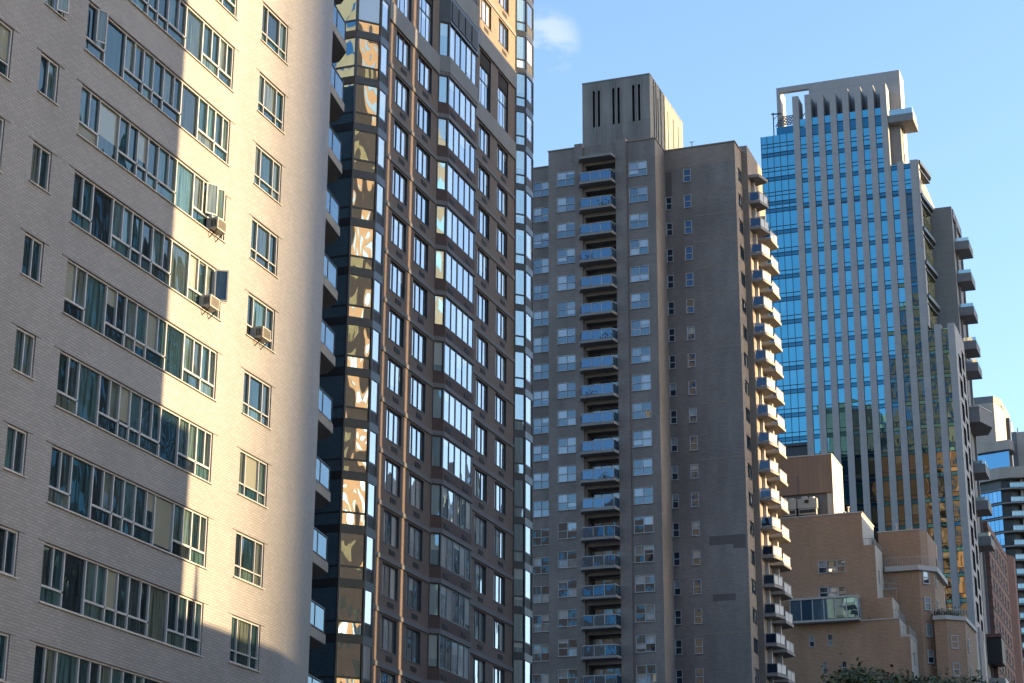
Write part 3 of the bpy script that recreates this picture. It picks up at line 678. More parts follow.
for c in one:
    q, f_ = MB(), MB(); cell_mesh(c, q, f_); o = part('window', q, ['g_tower', 'g_spandrel', 'g_gold_refl', 'g_dark_refl'], b4, (c[1], 280.28, c[3][0][0])); part('frame', f_, 'dark_metal', o)
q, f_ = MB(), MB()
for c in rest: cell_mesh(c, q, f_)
o = part('window', q, ['g_tower', 'g_spandrel', 'g_gold_refl', 'g_dark_refl'], b4, (-48, 280.28, 60)); o['kind'] = 'stuff'; o2 = part('frame', f_, 'dark_metal', o); o2['kind'] = 'stuff'
strips = sorted([s_ for s_ in floors(80.6, 119)] + fine(119, 130.8)); cur_ = []; groups = []
for st in strips:
    if st[2] == 1 and cur_: groups.append(cur_); cur_ = []
    cur_.append(st)
groups.append(cur_); mx_ = [-61.7, -60.75, -59.75, -58.7, -57.6, -56.42]
for st in groups:
    q, f_ = MB(), MB()
    for za, zb, kd in st:
        for i in range(5): q.quad([(mx_[i] + .03, 280.5, za), (mx_[i + 1] - .03, 280.5, za), (mx_[i + 1] - .03, 280.5, zb), (mx_[i] + .03, 280.5, zb)], kd, [(0, 0), (1, 0), (1, 1), (0, 1)])
        f_.box(-61.75, -56.42, 280.41, 280.55, za - .035, za + .035)
    for x in mx_[:-1]: f_.box(x - .035, x + .035, 280.4, 280.56, st[0][0] + .035, st[-1][1])
    o = part('glazed_floor', q, ['g_tower', 'g_spandrel'], b4, (-59, 280.5, st[0][0])); part('frame', f_, 'dark_metal', o)
q = MB(); q.quad([(-61.7, 310, 80.6), (-61.7, 280.5, 80.6), (-61.7, 280.5, 131), (-61.7, 310, 131)]); part('side_glass', q, 'g_tower', b4)
q = MB(); q.box(-61.6, -56.45, 280.7, 281.3, 74, 80.2); q.box(-61.8, -56.44, 280.4, 281.2, 80.2, 80.6); part('recessed_floor', q, 'dark_metal', b4)
# crown
q = MB(); ys0, ys1 = 283.42, 284.1
sx0, sx1 = -59.55, -40.02; zt = 140.3
q.box(sx0, sx1, ys0, ys1, 139.4, zt); q.box(sx0, sx0 + .62, ys0, ys1, 130.8, 139.4); q.box(-54.35, sx1, ys0, ys1, 126, 139.4)
q.box(sx1 - .7, sx1 - .003, ys1, 287.2, 126, zt - .02, 1); q.box(sx0 + .003, sx0 + .6, ys1, 287.2, 131, zt - .02, 1); q.box(-54.35, -53.9, ys1, 287.2, 130.6, 139.39)  # sunlit brightness of side and inner faces painted in by paler stone
part('roof_screen', q, ['limestone', 'white_stone'], b4)
q = MB(); q.box(sx1 - .5, sx1 + .06, 283.6, 287.4, 122.9, 126); q.box(-41.9, -40.1, 281.5, 287, 122.9, 131.0, 1); part('stair_tower', q, ['pale_render', 'limestone_dark'], b4)
q = MB()
for k in range(9): q.bar((-59.4 + k * .45, 281.2, 132.6), (-58.9 + k * .45, 284.2, 135.6), .08, 0, 4)
for k in range(6): q.bar((-59.4, 281.3 + k * .55, 132.7 + k * .55), (-55.6, 281.3 + k * .55, 132.7 + k * .55), .08, 0, 4)
part('roof_lattice', q, 'dark_metal', b4)
q = MB(); q.box(-59.3, -56.5, 281.2, 283, 130.6, 132.4); part('parapet', q, 'g_spandrel', b4)
q = MB(); q.bar((-59.9, 282, 130.6), (-59.9, 282, 135.4), .1, 0, 5); q.bar((-60.2, 282, 135.2), (-58.5, 281.5, 134.8), .12, 0, 5); q.bar((-59.9, 282, 134.2), (-59.0, 281.8, 134.9), .05, 0, 4); part('roof_davit', q, 'dark_metal', b4)
q = MB(); q.box(-41.7, -37.9, 280.1, 285.0, 130.0, 131.2); cp = part('canopy', q, 'limestone_dark', b4, (-40, 282, 130.5))
q = MB(); q.quad([(-41.5, 280.2, 131.2), (-38, 280.2, 131.2), (-38, 280.2, 132.1), (-41.5, 280.2, 132.1)], 0, [(0, 0), (1, 0), (1, 1), (0, 1)]); q.quad([(-38, 280.2, 131.2), (-38, 284.8, 131.2), (-38, 284.8, 132.4), (-38, 280.2, 132.4)], 0, [(0, 0), (1, 0), (1, 1), (0, 1)]); part('rail_panel', q, 'g_chamfer', cp)
q = MB(); q.quad([(-41.62, 281.6, 123.1), (-41.62, 284.5, 123.1), (-41.62, 284.5, 130), (-41.62, 281.6, 130)], 0, [(0, 0), (1, 0), (1, 1), (0, 1)]); part('side_glazing', q, 'g_olive', b4)
for z in (124.4, 125.7, 127, 128.3): q = MB(); q.box(-41.6, -41.5, 281.6, 284.6, z, z + .25); part('side_louvre', q, 'dark_metal', b4, (-41.5, 283, z))
for z in (117.9, 112.4, 107.0, 101.6):
    q = MB(); q.quad([(-37.5, 281.5, z - 4.6), (-37.5, 289, z - 4.6), (-37.5, 289, z), (-37.5, 281.5, z)], 0, [(0, 0), (1, 0), (1, 1), (0, 1)]); part('side_glazing', q, 'g_olive', b4, (-37.5, 285, z))
for z in (123.2, 117.8, 112.4, 107.0, 101.6):
    q = MB(); q.prism([(-37.9, 280.2), (-37.3, 280.2), (-36.6, 286.5), (-36.9, 287.5), (-37.9, 287.5)], z - .55, z); q.prism([(-37.9, 280.4), (-37.4, 280.4), (-36.8, 286.3), (-37.9, 286.3)], z - 1.5, z - 1.3)
    part('side_ledge', q, 'dark_metal', b4, (-37.4, 283, z))
q = MB(); q.box(-37.7, -34.35, 290.1, 291.0, G0, 119.1); q.box(-37.7, -34.5, 291, 301, G0, 117.5, 0); q.box(-34.5, -34.2, 293.5, 294.0, G0, 118.8); q.box(-34.5, -34.2, 299.5, 300.0, G0, 118.8); q.box(-34.5, -34.2, 291, 300, 117.5, 119.0); part('rear_wing', q, 'limestone_dark', b4)
for z in (113.9, 108.6, 103.1, 97.6, 94.1, 78.2, 72.6, 67.2):
    q = MB(); q.box(-34.48, -32.25, 292.0, 296.6, z - 1.35, z); bl = part('rear_balcony', q, 'limestone_dark', b4, (-33.3, 294, z))
    q = MB()
    for (a, b_) in (((-34.4, 292.05), (-32.3, 292.05)), ((-32.3, 292.05), (-32.3, 296.5))): q.quad([(*a, z), (*b_, z), (*b_, z + .55), (*a, z + .55)], 0, [(0, 0), (1, 0), (1, 1), (0, 1)])
    part('rail_panel', q, 'g_chamfer', bl)
q = MB(); q.prism([(-34.6, 291.5), (-32.5, 291.5), (-31.2, 295.5), (-32.3, 299.5), (-34.6, 299.5)], 84.6, 86.9)
q.prism([(-34.6, 291.4), (-32.45, 291.4), (-31.1, 295.5), (-32.25, 299.6), (-34.6, 299.6)], 86.9, 87.1, 1); part('rear_balcony', q, ['limestone_dark', 'white_stone'], b4, (-33, 295, 86), label='polygonal balcony with glazed edge')
# right flank of the low block: stone frame with deep openings
q = MB(); hs = []
for z in range(12): hs += [(282.2, 285.0, 92.6 - 3.68 * z - 2.9, 92.6 - 3.68 * z), (286.2, 288.6, 94.4 - 3.68 * z - 2.9, 94.4 - 3.68 * z)]
for a, b_ in ((22, 44), (-1, 20)): hs.append((286.6, 288.4, a, b_))
facade(q, '+x', -33.88, 281.4, 290.0, G0, 96.6, hs, 1.2, 0, 1)
q.quad([(-33.88, 290, G0), (-37, 290, G0), (-37, 290, 96.6), (-33.88, 290, 96.6)]); q.quad([(-34.9, 281.5, 96.6), (-33.88, 281.5, 96.6), (-33.88, 290, 96.6), (-34.9, 290, 96.6)])
part('flank_wall', q, ['limestone', 'black_grille'], b4)
q = MB()
for y_ in (281.9, 283.2, 284.4, 285.5): q.box(-33.87, -33.6, y_, y_ + .35, G0, 52)
part('flank_rib', q, 'white_stone', b4)

# ------------------------------------------------------------------ 5. stepped tan brick house
b5 = thing('stepped_building', 'low tan brick building stepping down in terraces in front of the glass tower', 'building', (-42, 240, G0))
wall = MB(); YF = 235.0
hl = [(-46.68, -43.38, 50.95, 52.5), (-46.68, -43.42, 47.95, 49.25)]
facade(wall, '-y', YF, -56, -41.08, 44.9, 58.1, hl, .25)
facade(wall, '-y', YF, -41.08, -39.68, 44.9, 54.05, [], .2); facade(wall, '-y', YF, -39.68, -37.95, 44.9, 47.6 - .1, [], .2)
sml = [(-48.2, -47.5, 42.1, 43.56), (-45.97, -45.33, 42.1, 43.56), (-46.72, -46.12, 38.8, 40.15), (-44.4, -43.8, 38.8, 40.15)]
facade(wall, '-y', YF - .01, -56, -37.25, G0, 44.9, sml + [(-48.2 + a, -47.5 + a, 42.1 - 3.2 * k, 43.56 - 3.2 * k) for k in (2, 3, 4, 5, 6, 7) for a in (0, 2.25, 6.5)], .25)
def xf(x, y0, y1, z0, z1, mi=1, holes=()): facade(wall, '+x', x, y0, y1, z0, z1, list(holes), .2, mi)
xf(-41.08, YF, 243, 54.05, 58.1); xf(-39.68, YF, 240, 47, 54.05, 1, [(236.4, 237.4, 49.6, 51.2)]); xf(-37.95, 235, 239.9, 44.9, 47.5); xf(-37.25, YF, 243, 42.7, 44.9, 1); xf(-36.1, YF - .01, 246, G0, 42.7, 1, [(236.5, 238, 39.6, 41.2)])
facade(wall, '-y', YF - .01, -37.25, -36.1, G0, 42.7, [], .2)
for (x0, x1, y0, y1, z) in ((-56, -41.08, YF, 250, 58.0), (-41.08, -39.68, YF, 243, 54.0), (-39.68, -37.95, YF, 240, 47.4), (-37.95, -37.25, YF, 243, 44.85), (-37.25, -36.1, YF, 246, 42.65)): wall.quad([(x0, y0, z), (x1, y0, z), (x1, y1, z), (x0, y1, z)], 2)
# rear wing with canted bay
wing = [(-41.5, 240), (-35.35, 240), (-33.8, 241.6), (-33.8, 250), (-41.5, 250)]
wall.prism(wing, G0, 51.6, 0); wall.prism([(-40.2, 240.9), (-35.1, 240.9), (-34.4, 242), (-34.4, 250), (-40.2, 250)], 51.6, 56.85, 0)
low2 = [(-33.9, 240), (-32.5, 240), (-30.5, 241.7), (-30.3, 250), (-33.9, 250)]; wall.prism(low2, G0, 45.4, 0)
wall.box(-40.3, -38.1, 239.2, 240.1, 45, 49.3)
part('wall', wall, ['warm_brick', 'pale_render', 'roofing'], b5)
q = MB()
q.prism([(-39.4, 239.5), (-35.3, 239.5), (-33.3, 241.5), (-33.3, 250), (-39.4, 250)], 51.6, 52.2)
q.prism([(-34.0, 239.7), (-32.45, 239.7), (-30.3, 241.6), (-30.1, 250), (-34.0, 250)], 45.4, 45.9)
q.box(-56, -41.0, 234.93, 235.2, 58.1, 58.25); q.box(-41.1, -40.98, 234.93, 243, 58.1, 58.22); q.box(-40.3, -35.0, 240.85, 241.0, 56.85, 56.98); q.box(-56, -37.2, 234.9, 235.1, 44.86, 45.0); q.box(-40.35, -38.05, 239.1, 239.3, 49.3, 49.42)
q.prism([(-37.3, 235), (-36.05, 235), (-36.05, 246), (-37.3, 246)], 42.7, 43.0)
part('cornice', q, 'white_stone', b5)
cw = Win(3.3, 1.55, grid_lights(3.3, 1.55, [1.05, 2.3], [.75], .08, .09), 'g_grey', 'white_paint', .08, .15, .1, None, 'white_paint', .03)
wlit = cw.put(b5, (-46.68, YF, 50.95), label='three-part window with a warm lamp glowing inside')
cw2 = Win(3.26, 1.3, grid_lights(3.26, 1.3, [1.05, 2.3], [.62], .08, .09), 'g_grey', 'white_paint', .08, .15, .1, None, 'white_paint', .03); cw2.put(b5, (-46.68, YF, 47.95))
q = MB()
q.quad([(-45.4, YF + .11, 51.2), (-45.1, YF + .11, 51.15), (-45.05, YF + .11, 51.42), (-45.35, YF + .11, 51.45)]); part('lamp_glow', q, 'lamp', wlit)
sw = Win(.66, 1.46, grid_lights(.66, 1.46, [], [.7], .08, .09), 'g_grey', 'white_paint', .08, .15, .08, None, 'white_paint', .03)
for x, z in ((-48.18, 42.1), (-45.96, 42.1), (-46.72, 38.75), (-44.4, 38.75)): sw.put(b5, (x, YF - .01, z))
bw = Win(.95, 1.6, grid_lights(.95, 1.6, [], [.8], .1, .1), 'g_grey', 'white_paint', .1, .02, .1, None, 'white_paint', -.08)
an = math.atan2(1.6, 1.55)
for k in range(5):
    bw.put(b5, (-35.0 + .02, 240.3, 50.0 - 3.23 * k), an); 
    bw2 = bw.put(b5, (-33.78, 242.4, 50.0 - 3.23 * k), HALF)
for k in range(3): bw.put(b5, (-32.1, 240.33, 41.95 - 3.3 * k), math.atan2(1.7, 2.0)); bw.put(b5, (-30.44, 243, 41.95 - 3.3 * k), HALF)
# glazed sunroom
sr = MB(); xs = [-50.1 + 1.37 * k for k in range(7)]
for i in range(6): sr.quad([(xs[i] + .05, 233.9, 45.2), (xs[i + 1] - .05, 233.9, 45.2), (xs[i + 1] - .05, 233.9, 47.55), (xs[i] + .05, 233.9, 47.55)], 0, [(0, 0), (1, 0), (1, 1), (0, 1)])
sr.quad([(-41.86, 233.95, 45.2), (-41.86, 235.9, 45.2), (-41.86, 235.9, 47.55), (-41.86, 233.95, 47.55)], 0, [(0, 0), (1, 0), (1, 1), (0, 1)])
s = part('sunroom', sr, 'g_far', b5, (-46, 234, 45)); q = MB()
for x in xs: q.box(x - .05, x + .05, 233.82, 233.98, 45.1, 47.6)
q.box(-50.2, -41.8, 233.78, 236, 47.6, 47.85); q.box(-50.2, -41.8, 233.78, 235, 44.85, 45.12); q.box(-41.9, -41.8, 234.8, 234.9, 45.12, 47.6); q.box(-41.9, -41.8, 235.8, 235.9, 45.12, 47.6); part('frame', q, 'white_paint', s)
def rails(pts, z, h=1.1, name='railing', gap=.28, mat='galvanised'):
    q = MB()
    for i in range(len(pts) - 1):
        a, b_ = Vector(pts[i]), Vector(pts[i + 1]); n = max(1, int((b_ - a).length / gap)); q.bar((*a, z + h), (*b_, z + h), .04, 0, 4)
        for j in range(n + 1): p = a + (b_ - a) * (j / n); q.bar((*p, z), (*p, z + h), .022 if j % 5 else .04, 0, 4)
    part(name, q, mat, b5, (pts[0][0], pts[0][1], z))
rails([(-39.3, 239.6), (-35.4, 239.6), (-33.4, 241.6), (-33.4, 246)], 52.2); rails([(-41.5, 235.1), (-37.35, 235.1), (-37.35, 242)], 45.0, 1.0); rails([(-39.75, 235.1), (-39.75, 239.5)], 54.05, .7)
rails([(-41.05, 235.1), (-39.72, 235.1)], 54.05, .8); rails([(-40.2, 239.25), (-38.1, 239.25)], 49.42, .7); rails([(-37.2, 235.1), (-36.15, 235.1), (-36.15, 244)], 43, .9); rails([(-33.9, 239.8), (-32.5, 239.8), (-30.4, 241.7)], 45.9, .8)
q = MB(); q.box(-52.5, -44.72, 236.6, 243.5, 61.4, 66.2, 0); q.box(-52.4, -45.3, 236.9, 243.4, 58.0, 61.4, 1); q.box(-52.55, -44.67, 236.55, 243.55, 66.2, 66.35, 2)
q.quad([(-44.713, 236.6, 58.0), (-44.713, 243.5, 58.0), (-44.713, 243.5, 66.2), (-44.713, 236.6, 66.2)], 2); q.box(-45.5, -44.72, 236.8, 243.4, 58, 61.39, 2); q.box(-49.1, -49.0, 236.52, 236.6, 61.4, 63.8, 1)
part('roof_bulkhead', q, ['warm_panel', 'roofing', 'pale_render'], b5)
def cooler(x, label):
    t = thing('cooling_tower', label, 'cooling tower', (x + 1.2, 236, 58), 'cooling towers on the tan roof')
    q = MB(); q.box(x, x + 2.4, 235.3, 236.4, 59.3, 60.5); q.box(x + .1, x + 2.3, 235.35, 236.35, 58.5, 59.25); part('casing', q, 'beige_stone', t)
    q = MB(); q.bar((x + .8, 235.8, 60.5), (x + .8, 235.8, 60.8), .42, 0, 12); q.bar((x + 1.75, 235.8, 60.5), (x + 1.75, 235.8, 60.72), .38, 0, 12); part('fan_stack', q, 'galvanised', t)
    q = MB(); q.box(x + .9, x + 1.4, 235.2, 235.29, 59.9, 60.3); q.box(x + .2, x + 2.2, 235.28, 235.35, 58.7, 59.1)
    part('louvre', q, 'black_grille', t)
    q = MB()
    for xx in (x + .2, x + 2.2): q.box(xx - .06, xx + .06, 235.4, 235.5, 58, 58.5); q.box(xx - .06, xx + .06, 236.2, 236.3, 58, 58.5)
    part('leg', q, 'dark_metal', t)
cooler(-48.95, 'right cooling tower on the tan brick roof, beside the bulkhead wall'); cooler(-51.5, 'left cooling tower on the tan brick roof, partly behind the grey tower balconies')

for x, y, z, h, r_ in ((-43.2, 238, 58.1, 1.5, .09), (-43.9, 239, 58.1, 1.1, .12), (-38.2, 243, 56.85, 1.3, .08), (-36.6, 244, 56.85, .9, .1)):
    q = MB(); q.bar((x, y, z), (x, y, z + h), r_, 0, 8); q.bar((x, y, z + h), (x, y, z + h + .12), r_ * 1.7, 0, 8); part('roof_vent', q, 'galvanised', b5, (x, y, z))
for x, y, z, h in ((-53.5, 206, 94.6, 2.2), (-50.5, 207, 94.6, 1.7), (-67.8, 203, 94.6, 2.0)):
    q = MB(); q.bar((x, y, z), (x, y, z + h), .07, 0, 6); q.bar((x - .3, y, z + h - .1), (x + .3, y, z + h - .1), .04, 0, 5); part('roof_antenna', q, 'galvanised', b3, (x, y, z))
# ------------------------------------------------------------------ 6. rose brick block
b6 = thing('brick_building', 'rose red brick block between the glass tower and the curved balcony tower', 'building', (-36, 310, G0))
wall = MB(); hs = [(302.2 + 3.6 * i, 304.0 + 3.6 * i, 69.2 - 3.0 * k - 1.7, 69.2 - 3.0 * k) for i in range(6) for k in range(23)]
facade(wall, '+x', -33.5, 300, 324, G0, 71.3, hs, .3); facade(wall, '-y', 300, -45, -33.5, G0, 71.3, [], .2)
wall.quad([(-45, 300, 71.3), (-33.5, 300, 71.3), (-33.5, 324, 71.3), (-45, 324, 71.3)]); wall.prism([(-40, 324), (-33.5, 324), (-32.6, 325.5), (-32.6, 328), (-40, 330)], G0, 71.25)
part('wall', wall, 'rose_brick', b6)
rw = Win(1.8, 1.7, grid_lights(1.8, 1.7, [.9], [.8], .08, .09), 'g_grey', 'belt_stone', .08, .15, .06, None, 'white_stone', .03)
n_ = 0
for k in range(17):
    for i in range(6):
        if n_ < 100: rw.put(b6, (-33.5, 302.2 + 3.6 * i, 69.2 - 3.0 * k - 1.7), HALF); n_ += 1
q = MB()
for k in range(22): q.box(-45, -33.44, 299.94, 300.0, 68.6 - 3.0 * k, 68.9 - 3.0 * k); q.box(-45, -33.44, 299.94, 300, 70.2 - 3 * k, 70.3 - 3 * k); q.box(-33.5, -33.42, 300, 324, 70.1 - 3.0 * k, 70.35 - 3.0 * k)
part('belt_course', q, 'patched_brick', b6)
q = MB(); q.box(-34.6, -32.2, 296, 299.9, 53.0, 53.5, 1); q.box(-34.5, -32.3, 296.3, 299.9, 49.2, 53.0, 0); q.box(-34.6, -32.1, 296, 299.9, 45.2, 47.0, 2); q.box(-34.5, -32.3, 296.3, 299.9, G0, 45.2, 1)
part('terrace_block', q, ['black_grille', 'rose_brick', 'galvanised'], b6)

# ------------------------------------------------------------------ 7. curved glass tower with long balconies
b7 = thing('balcony_tower', 'blue glass tower with wraparound white balcony bands at the right edge of the view', 'building', (-30, 372, G0))
cur = [(-44, 362.5), (-41.8, 361.6), (-39.7, 360.8), (-37.3, 359.6), (-35.5, 359.8), (-33.9, 360.8), (-30.5, 362)]
q = MB(); q.prism([(-48, 366)] + [(x, y + .5) for x, y in cur] + [(-24, 363.5), (-24, 385), (-48, 385)], G0, 94.3); part('core', q, 'dark_metal', b7)
for k in range(0, 16):
    zb = 91.3 - 2.66 * k
    q = MB()
    for i in range(3):
        a, b_ = Vector(cur[i]), Vector(cur[i + 1]); n = 3
        for j in range(n):
            p, p2 = a + (b_ - a) * ((j + .04) / n), a + (b_ - a) * ((j + .96) / n); q.quad([(*p, zb - 2.4), (*p2, zb - 2.4), (*p2, zb - .3), (*p, zb - .3)], 0, [(0, 0), (1, 0), (1, 1), (0, 1)])
    part('curved_glazing', q, 'g_far', b7, (-40, 361, zb - 2.4))
    q = MB(); q.prism([(-44, 362.3), (-41.8, 361.3), (-39.7, 360.5), (-37.3, 359.3), (-35.3, 359.1), (-33.9, 359.5), (-24, 361.2), (-24, 364), (-44, 364)], zb - .28, zb)
    s = part('balcony', q, 'balcony_concrete', b7, (-36, 361, zb))
    rq = MB(); gq = MB()
    pts = [(-35.6, 359.3), (-33.9, 359.65), (-24, 361.35)]
    for i in range(2):
        a, b_ = Vector(pts[i]), Vector(pts[i + 1]); rq.bar((*a, zb + 1.0), (*b_, zb + 1.0), .06, 0, 4); n = int((b_ - a).length / .5)
        for j in range(n + 1): p = a + (b_ - a) * (j / n); rq.bar((*p, zb), (*p, zb + 1), .03, 0, 4)
        gq.quad([(*a, zb + .1), (*b_, zb + .1), (*b_, zb + .92), (*a, zb + .92)], 0, [(0, 0), (1, 0), (1, 1), (0, 1)])
    r_ = part('railing', rq, 'galvanised', s); part('rail_panel', gq, 'g_chamfer', r_)
q = MB(); q.prism([(-46, 362.8), (-41.9, 361.2), (-39.8, 360.3), (-37.4, 359.2), (-35.4, 359), (-33.9, 359.4), (-24, 361.1), (-24, 364), (-46, 364)], 93.1, 95.2)
q.prism([(-46, 362.9), (-41.9, 361.3), (-39.8, 360.4), (-35.1, 359.4), (-34.6, 361), (-34.6, 364), (-46, 364)], 98.6, 100.4)
q.box(-33.9, -33.4, 360.5, 361.6, G0, 93); q.box(-29.5, -29, 361.5, 362.3, G0, 93); part('parapet_band', q, 'beige_stone', b7)
q = MB()
for i, (a, b_) in enumerate((((-44, 362.7), (-39.7, 361.2)), ((-39.7, 361.2), (-35.4, 360.1)))): q.quad([(*a, 95.2), (*b_, 95.2), (*b_, 98.6), (*a, 98.6)], 0, [(0, 0), (1, 0), (1, 1), (0, 1)])
q.quad([(-46, 364, 100.4), (-34.6, 364, 100.4), (-34.6, 364, 101.2), (-46, 364, 101.2)], 0, [(0, 0), (1, 0), (1, 1), (0, 1)]); part('upper_glazing', q, 'g_far', b7)
q = MB(); q.box(-34.86, -24, 362.2, 375, 94.3, 102.4, 1); q.box(-34.9, -34.0, 362.15, 362.3, 94.3, 102.5); q.bar((-34.0, 365, 102), (-34.0, 365, 104), .1, 0, 5); q.bar((-33.4, 366, 102), (-33.4, 366, 103.4), .12, 0, 5); part('rooftop_house', q, ['limestone_dark', 'beige_stone'], b7)
# ------------------------------------------------------------------ 8. beige concrete tower head behind it
b8 = thing('concrete_tower', 'pale concrete tower head with a cut corner, behind the curved balcony tower', 'building', (-42, 375, G0))
q = MB(); kx = 372 / 360.
body = [(-52, 372), (-37.47 * kx, 372), (-36.9 * kx + .3, 374.5), (-37.0, 388), (-52, 388)]
q.prism(body, G0, 109.2 * kx - 1.4); q.prism([(-52, 372.2), (-38.75, 372.2), (-37.6, 374.7), (-37.3, 387), (-52, 387)], 109.2 * kx - 1.4, 109.2 * kx, 1); part('shaft', q, ['beige_stone', 'limestone_dark'], b8)
q = MB(); q.box(-37.4, -36.8, 380, 383, 100, 110.5); part('window_slot', q, 'dark_metal', b8)

# ------------------------------------------------------------------ 9. street trees whose crowns reach the bottom edge
def tree(x, y, ztop, rx, label, seed, n=5200):
    rnd = random.Random(seed)
    t = thing('street_tree', label, 'tree', (x, y, G0), 'street trees along the bottom edge')
    q = MB(); zc = ztop - rx * .9
    q.bar((x, y, G0), (x + .1, y, zc - rx * .7), .28, 0, 9, .2)
    tips = []
    for i in range(16):
        a = rnd.uniform(0, 6.28); r_ = rnd.uniform(.25, .95) * rx; z = zc + rnd.uniform(-.5, .75) * rx * (1 - .4 * (r_ / rx) ** 2); p = Vector((x + r_ * math.cos(a), y + r_ * math.sin(a), z))
        st = Vector((x + .1, y, rnd.uniform(zc - rx * .9, zc - rx * .2))); md = st.lerp(p, .55) + Vector((0, 0, .3)); q.bar(st, md, .09, 0, 5, .05); q.bar(md, p, .05, 0, 5, .02); tips.append(p)
    for i in range(7):
        a = rnd.uniform(0, 6.28); p = Vector((x + rnd.uniform(0, .8) * rx * math.cos(a), y + rnd.uniform(0, .8) * rx * math.sin(a), ztop - rnd.uniform(.0, .5))); q.bar((x + .1, y, zc), p, .06, 0, 5, .015); tips.append(p)
    part('trunk', q, 'bark', t)
    q = MB()
    for i in range(n):
        c = rnd.choice(tips); s_ = rx * .27
        p = c + Vector((rnd.gauss(0, s_), rnd.gauss(0, s_), rnd.gauss(0, s_ * .55)))
        sz = rnd.uniform(.07, .15); u = Vector((rnd.gauss(0, 1), rnd.gauss(0, 1), rnd.gauss(0, .6))).normalized(); v = u.orthogonal().normalized() * .55
        q.quad([p - u * sz, p - v * sz, p + u * sz, p + v * sz], 0, [(0, 0)] * 4)
    part('crown', q, 'leaves', t)
tree(-14.0, 76, 12.3, 1.7, 'leafy green tree crown at the bottom edge, below the tan brick terraces', 3)
tree(-10.6, 77, 12.0, 1.7, 'leafy green tree crown at the bottom edge, rightmost one below the stone fins', 5)
tree(-13.4, 81, 12.8, 1.5, 'leafy tree crown between two others at the bottom edge', 9, 4200)
def shrub(x, y, z, s_, label, seed):
    rnd = random.Random(seed); t = thing('terrace_shrub', label, 'plant', (x, y, z), 'shrubs on the terraces'); q = MB()
    for i in range(260):
        p = Vector((x + rnd.gauss(0, s_ * .45), y + rnd.gauss(0, s_ * .4), z + abs(rnd.gauss(0, s_ * .4)) + .1)); u = Vector((rnd.gauss(0, 1), rnd.gauss(0, 1), rnd.gauss(0, 1))).normalized(); v = u.orthogonal().normalized() * .6; sz = s_ * .16
        q.quad([p - u * sz, p - v * sz, p + u * sz, p + v * sz], 0, [(0, 0)] * 4)
    part('foliage', q, 'leaves', t)
    q = MB(); q.box(x - s_ * .4, x + s_ * .4, y - .2, y + .2, z, z + .25); part('planter', q, 'belt_stone', t)
shrub(-32.0, 241.6, 45.9, 1.1, 'shrub in a planter on the small terrace beside the stone fins', 1); shrub(-33.4, 240.6, 45.9, .8, 'smaller shrub at the left end of the small bay terrace', 2)
shrub(-40.8, 235.5, 45.0, .6, 'shrub beside the glazed sunroom on the tan building', 4); shrub(-38.9, 363, 92.2 - 15, 1.0, 'shrub on the roof edge behind the rose brick block', 6)

NTH = ['', 'top', 'second', 'third', 'fourth', 'fifth', 'sixth', 'seventh', 'eighth', 'ninth', 'tenth', 'eleventh', 'twelfth']
for n, x in ((2, -62.0), (4, -64.1), (7, -61.9), (9, -63.9), (12, -62.2)):
    shrub(x, 199.25, 90.3 - FL * (n - 1), .75, 'potted plant on the %s front balcony from the top, grey tower' % NTH[n], 20 + n)
def chair(x, y, z, rz, label):
    t = thing('patio_chair', label, 'chair', (x, y, z), 'patio chairs on the front balconies'); t.rotation_euler.z = rz
    q = MB(); q.box(-.25, .25, -.25, .25, .42, .47); part('seat', q, 'white_paint', t, world=False)
    q = MB(); q.box(-.25, .25, .22, .27, .47, .95); part('backrest', q, 'white_paint', t, world=False)
    for i in (-1, 1):
        for j in (-1, 1): q = MB(); q.bar((i * .22, j * .22, 0), (i * .22, j * .22, .42), .025, 0, 5); part('leg', q, 'dark_metal', t, world=False)
for n, x, rz in ((1, -62.6, .3), (3, -63.2, -.5), (6, -64.0, .2), (8, -62.4, 2.6), (11, -63.1, .6)):
    chair(x, 199.4, 90.3 - FL * (n - 1), rz, 'pale patio chair on the %s front balcony from the top, grey tower' % NTH[n])
# ------------------------------------------------------------------ 10. the unseen rest of the street, shaped for shadow edges and reflections
def offblock(name, label, cat, x0, x1, y0, y1, z1, wallm, fl=3.3, cw_=3.4, ww=1.6, faces=('-x', '+y'), sk=True):
    t = thing(name, label, cat, ((x0 + x1) / 2, (y0 + y1) / 2, G0)); q = MB(); kk = math.tan(R(SUN_AZ)) * (x1 - x0) if sk else 0; q.prism([(x0, y0), (x1, y0 + kk), (x1, y1 + kk), (x0, y1)], G0, z1); q.box(x0 + 2, min(x0 + 8, x1 - .5), y0 + (y1 - y0) * .3, y0 + (y1 - y0) * .6, z1, z1 + .2); part('wall', q, wallm, t)
    q = MB(); z = 3.0
    while z < z1 - 2.5:
        if '-x' in faces:
            y = y0 + 1
            while y < y1 - ww - .3: q.box(x0 - .04, x0 - .01, y, y + ww, z, z + 1.8); y += cw_
        if '+y' in faces and not sk:
            x = x0 + 1
            while x < x1 - ww - .3: q.box(x, x + ww, y1 + .01, y1 + .04, z, z + 1.8); x += cw_
        z += fl
    o = part('window', q, 'g_side', t); o['kind'] = 'stuff'
    return t
E = lambda v: v + 7.28       # invariant v = y - x tan(azimuth), on the far kerb line x = 20
E6 = lambda v: v + 22 * math.tan(R(SUN_AZ))
offblock('office_building', 'tall brown block across the avenue, nearest the viewer', 'building', 22, 36, E6(57), E6(69.85), 58.5, 'brown_brick')
offblock('town_house', 'slim pale house squeezed beside the tall brown block', 'building', 22, 36, E6(69.85), E6(72.0), 32.3, 'tan_brick')
lowb = offblock('town_house', 'low brick walk-up with a roof mast across the avenue', 'building', 22, 34, E6(72.0), E6(87.5), 25.7, 'rose_brick')
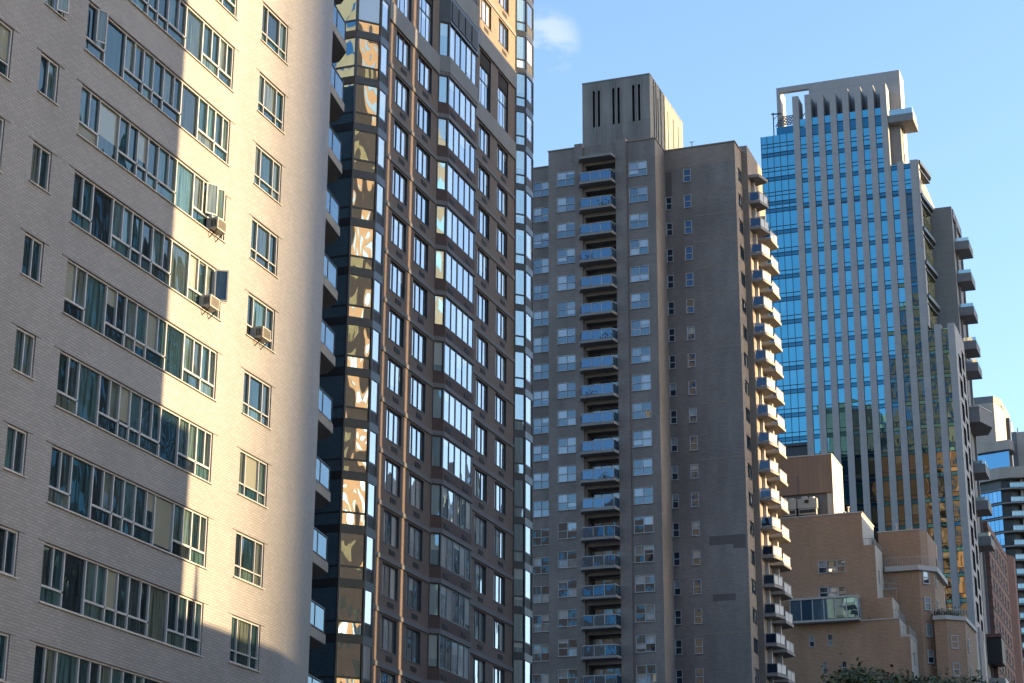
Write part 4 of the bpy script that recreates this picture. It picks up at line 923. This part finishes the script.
q = MB(); q.bar((22.5, E6(73.1), 25.7), (22.5, E6(73.1), 28.6), .2, 0, 6, .02); part('roof_mast', q, 'dark_metal', lowb)
offblock('apartment_building', 'tan block across the avenue, left of an added sun slit', 'building', 20, 34, E(87.5), E(104.0), 96, 'tan_brick')  # slits between these blocks added to throw sun streaks on the brown tower
offblock('apartment_building', 'slender slab between two added sun slits across the avenue', 'building', 20, 34, E(104.22), E(107.05), 96, 'tan_brick')
offblock('apartment_building', 'tan block across the avenue, right of an added sun slit', 'building', 20, 34, E(107.22), E(117.3), 96, 'tan_brick')
offblock('office_building', 'mid-height grey block across the avenue', 'building', 20, 36, E(117.3), E(135), 71.5, 'grey_brick')
offblock('apartment_building', 'lower brown row across the avenue, beyond the grey block', 'building', 20, 36, E(135), E(224), 42, 'brown_brick')
offblock('apartment_building', 'pale brick row across the avenue opposite the balcony tower', 'building', 20, 36, E(224), E(236), 62, 'tan_brick')
offblock('apartment_building', 'stone block across the avenue opposite the stepped building', 'building', 20, 36, E(236), E(262), 71.5, 'limestone_dark')
K150 = math.tan(R(SUN_AZ)) * 150  # unseen blocks added a block east to keep lower facades in shade
offblock('office_building', 'unseen stone slab added a block east to shade the glass tower', 'building', 150, 170, K150 + 262, K150 + 330, 163, 'limestone_dark')
offblock('office_building', 'unseen stone block added a block east, shading far along the avenue', 'building', 150, 170, K150 + 330, K150 + 372, 134, 'limestone_dark')
# unseen slab added far away so its shadow edge falls softly on the white block
XF = 1500; vf = 78.4
y0_ = vf + XF * math.tan(R(SUN_AZ))
offblock('office_building', 'unseen very tall slab added far east to cast a soft shadow edge', 'building', XF, XF + 20, y0_, y0_ + 26, 402, 'limestone', faces=('-x',), cw_=5)
XF = 150; y0_ = XF * math.tan(R(SUN_AZ))  # unseen tower with overhang, added to shade the grey tower and its penthouse
cb = offblock('office_building', 'unseen slender tower added a block east to cast shade', 'building', XF, XF + 12, y0_ + 216, y0_ + 224.8, 170, 'limestone', faces=('-x',))
q = MB(); q.box(XF, XF + 12, y0_ + 224.8, y0_ + 230.0, 131, 169); part('shade_overhang', q, 'limestone', cb)
# behind the viewer
offblock('office_building', 'dark brick block behind the viewer, left of the golden ones', 'building', -160, -119, -60, -20, 108, 'patched_brick', 3.6, 3.4, 1.7, ('+y',), sk=False)
offblock('office_building', 'tall gold-lit stone tower behind the viewer', 'building', -87, -70, -50, -20, 212, 'gold_stone', 3.6, 3.0, 1.7, ('+y',), sk=False)
offblock('office_building', 'tan stone tower behind the viewer, beside the tallest one', 'building', -101, -88, -55, -20, 170, 'gold_stone', 3.6, 3.0, 1.7, ('+y',), sk=False)
offblock('office_building', 'broad golden stone block behind the viewer', 'building', -118, -102, -60, -20, 160, 'gold_stone', 3.6, 3.4, 1.7, ('+y',), sk=False)
offblock('office_building', 'cream stone tower across the avenue behind the viewer', 'building', 44, 70, -40, -6, 120, 'gold_stone', 3.6, 3.4, 1.5, ('+y', '-x'), sk=False)
offblock('apartment_building', 'wide golden stone tower across the avenue near the viewer', 'building', 62, 125, 15, 40, 112, 'gold_stone', 3.6, 5.6, 3.0, ('+y', '-x'), sk=False)
print('objects', len(bpy.data.objects))
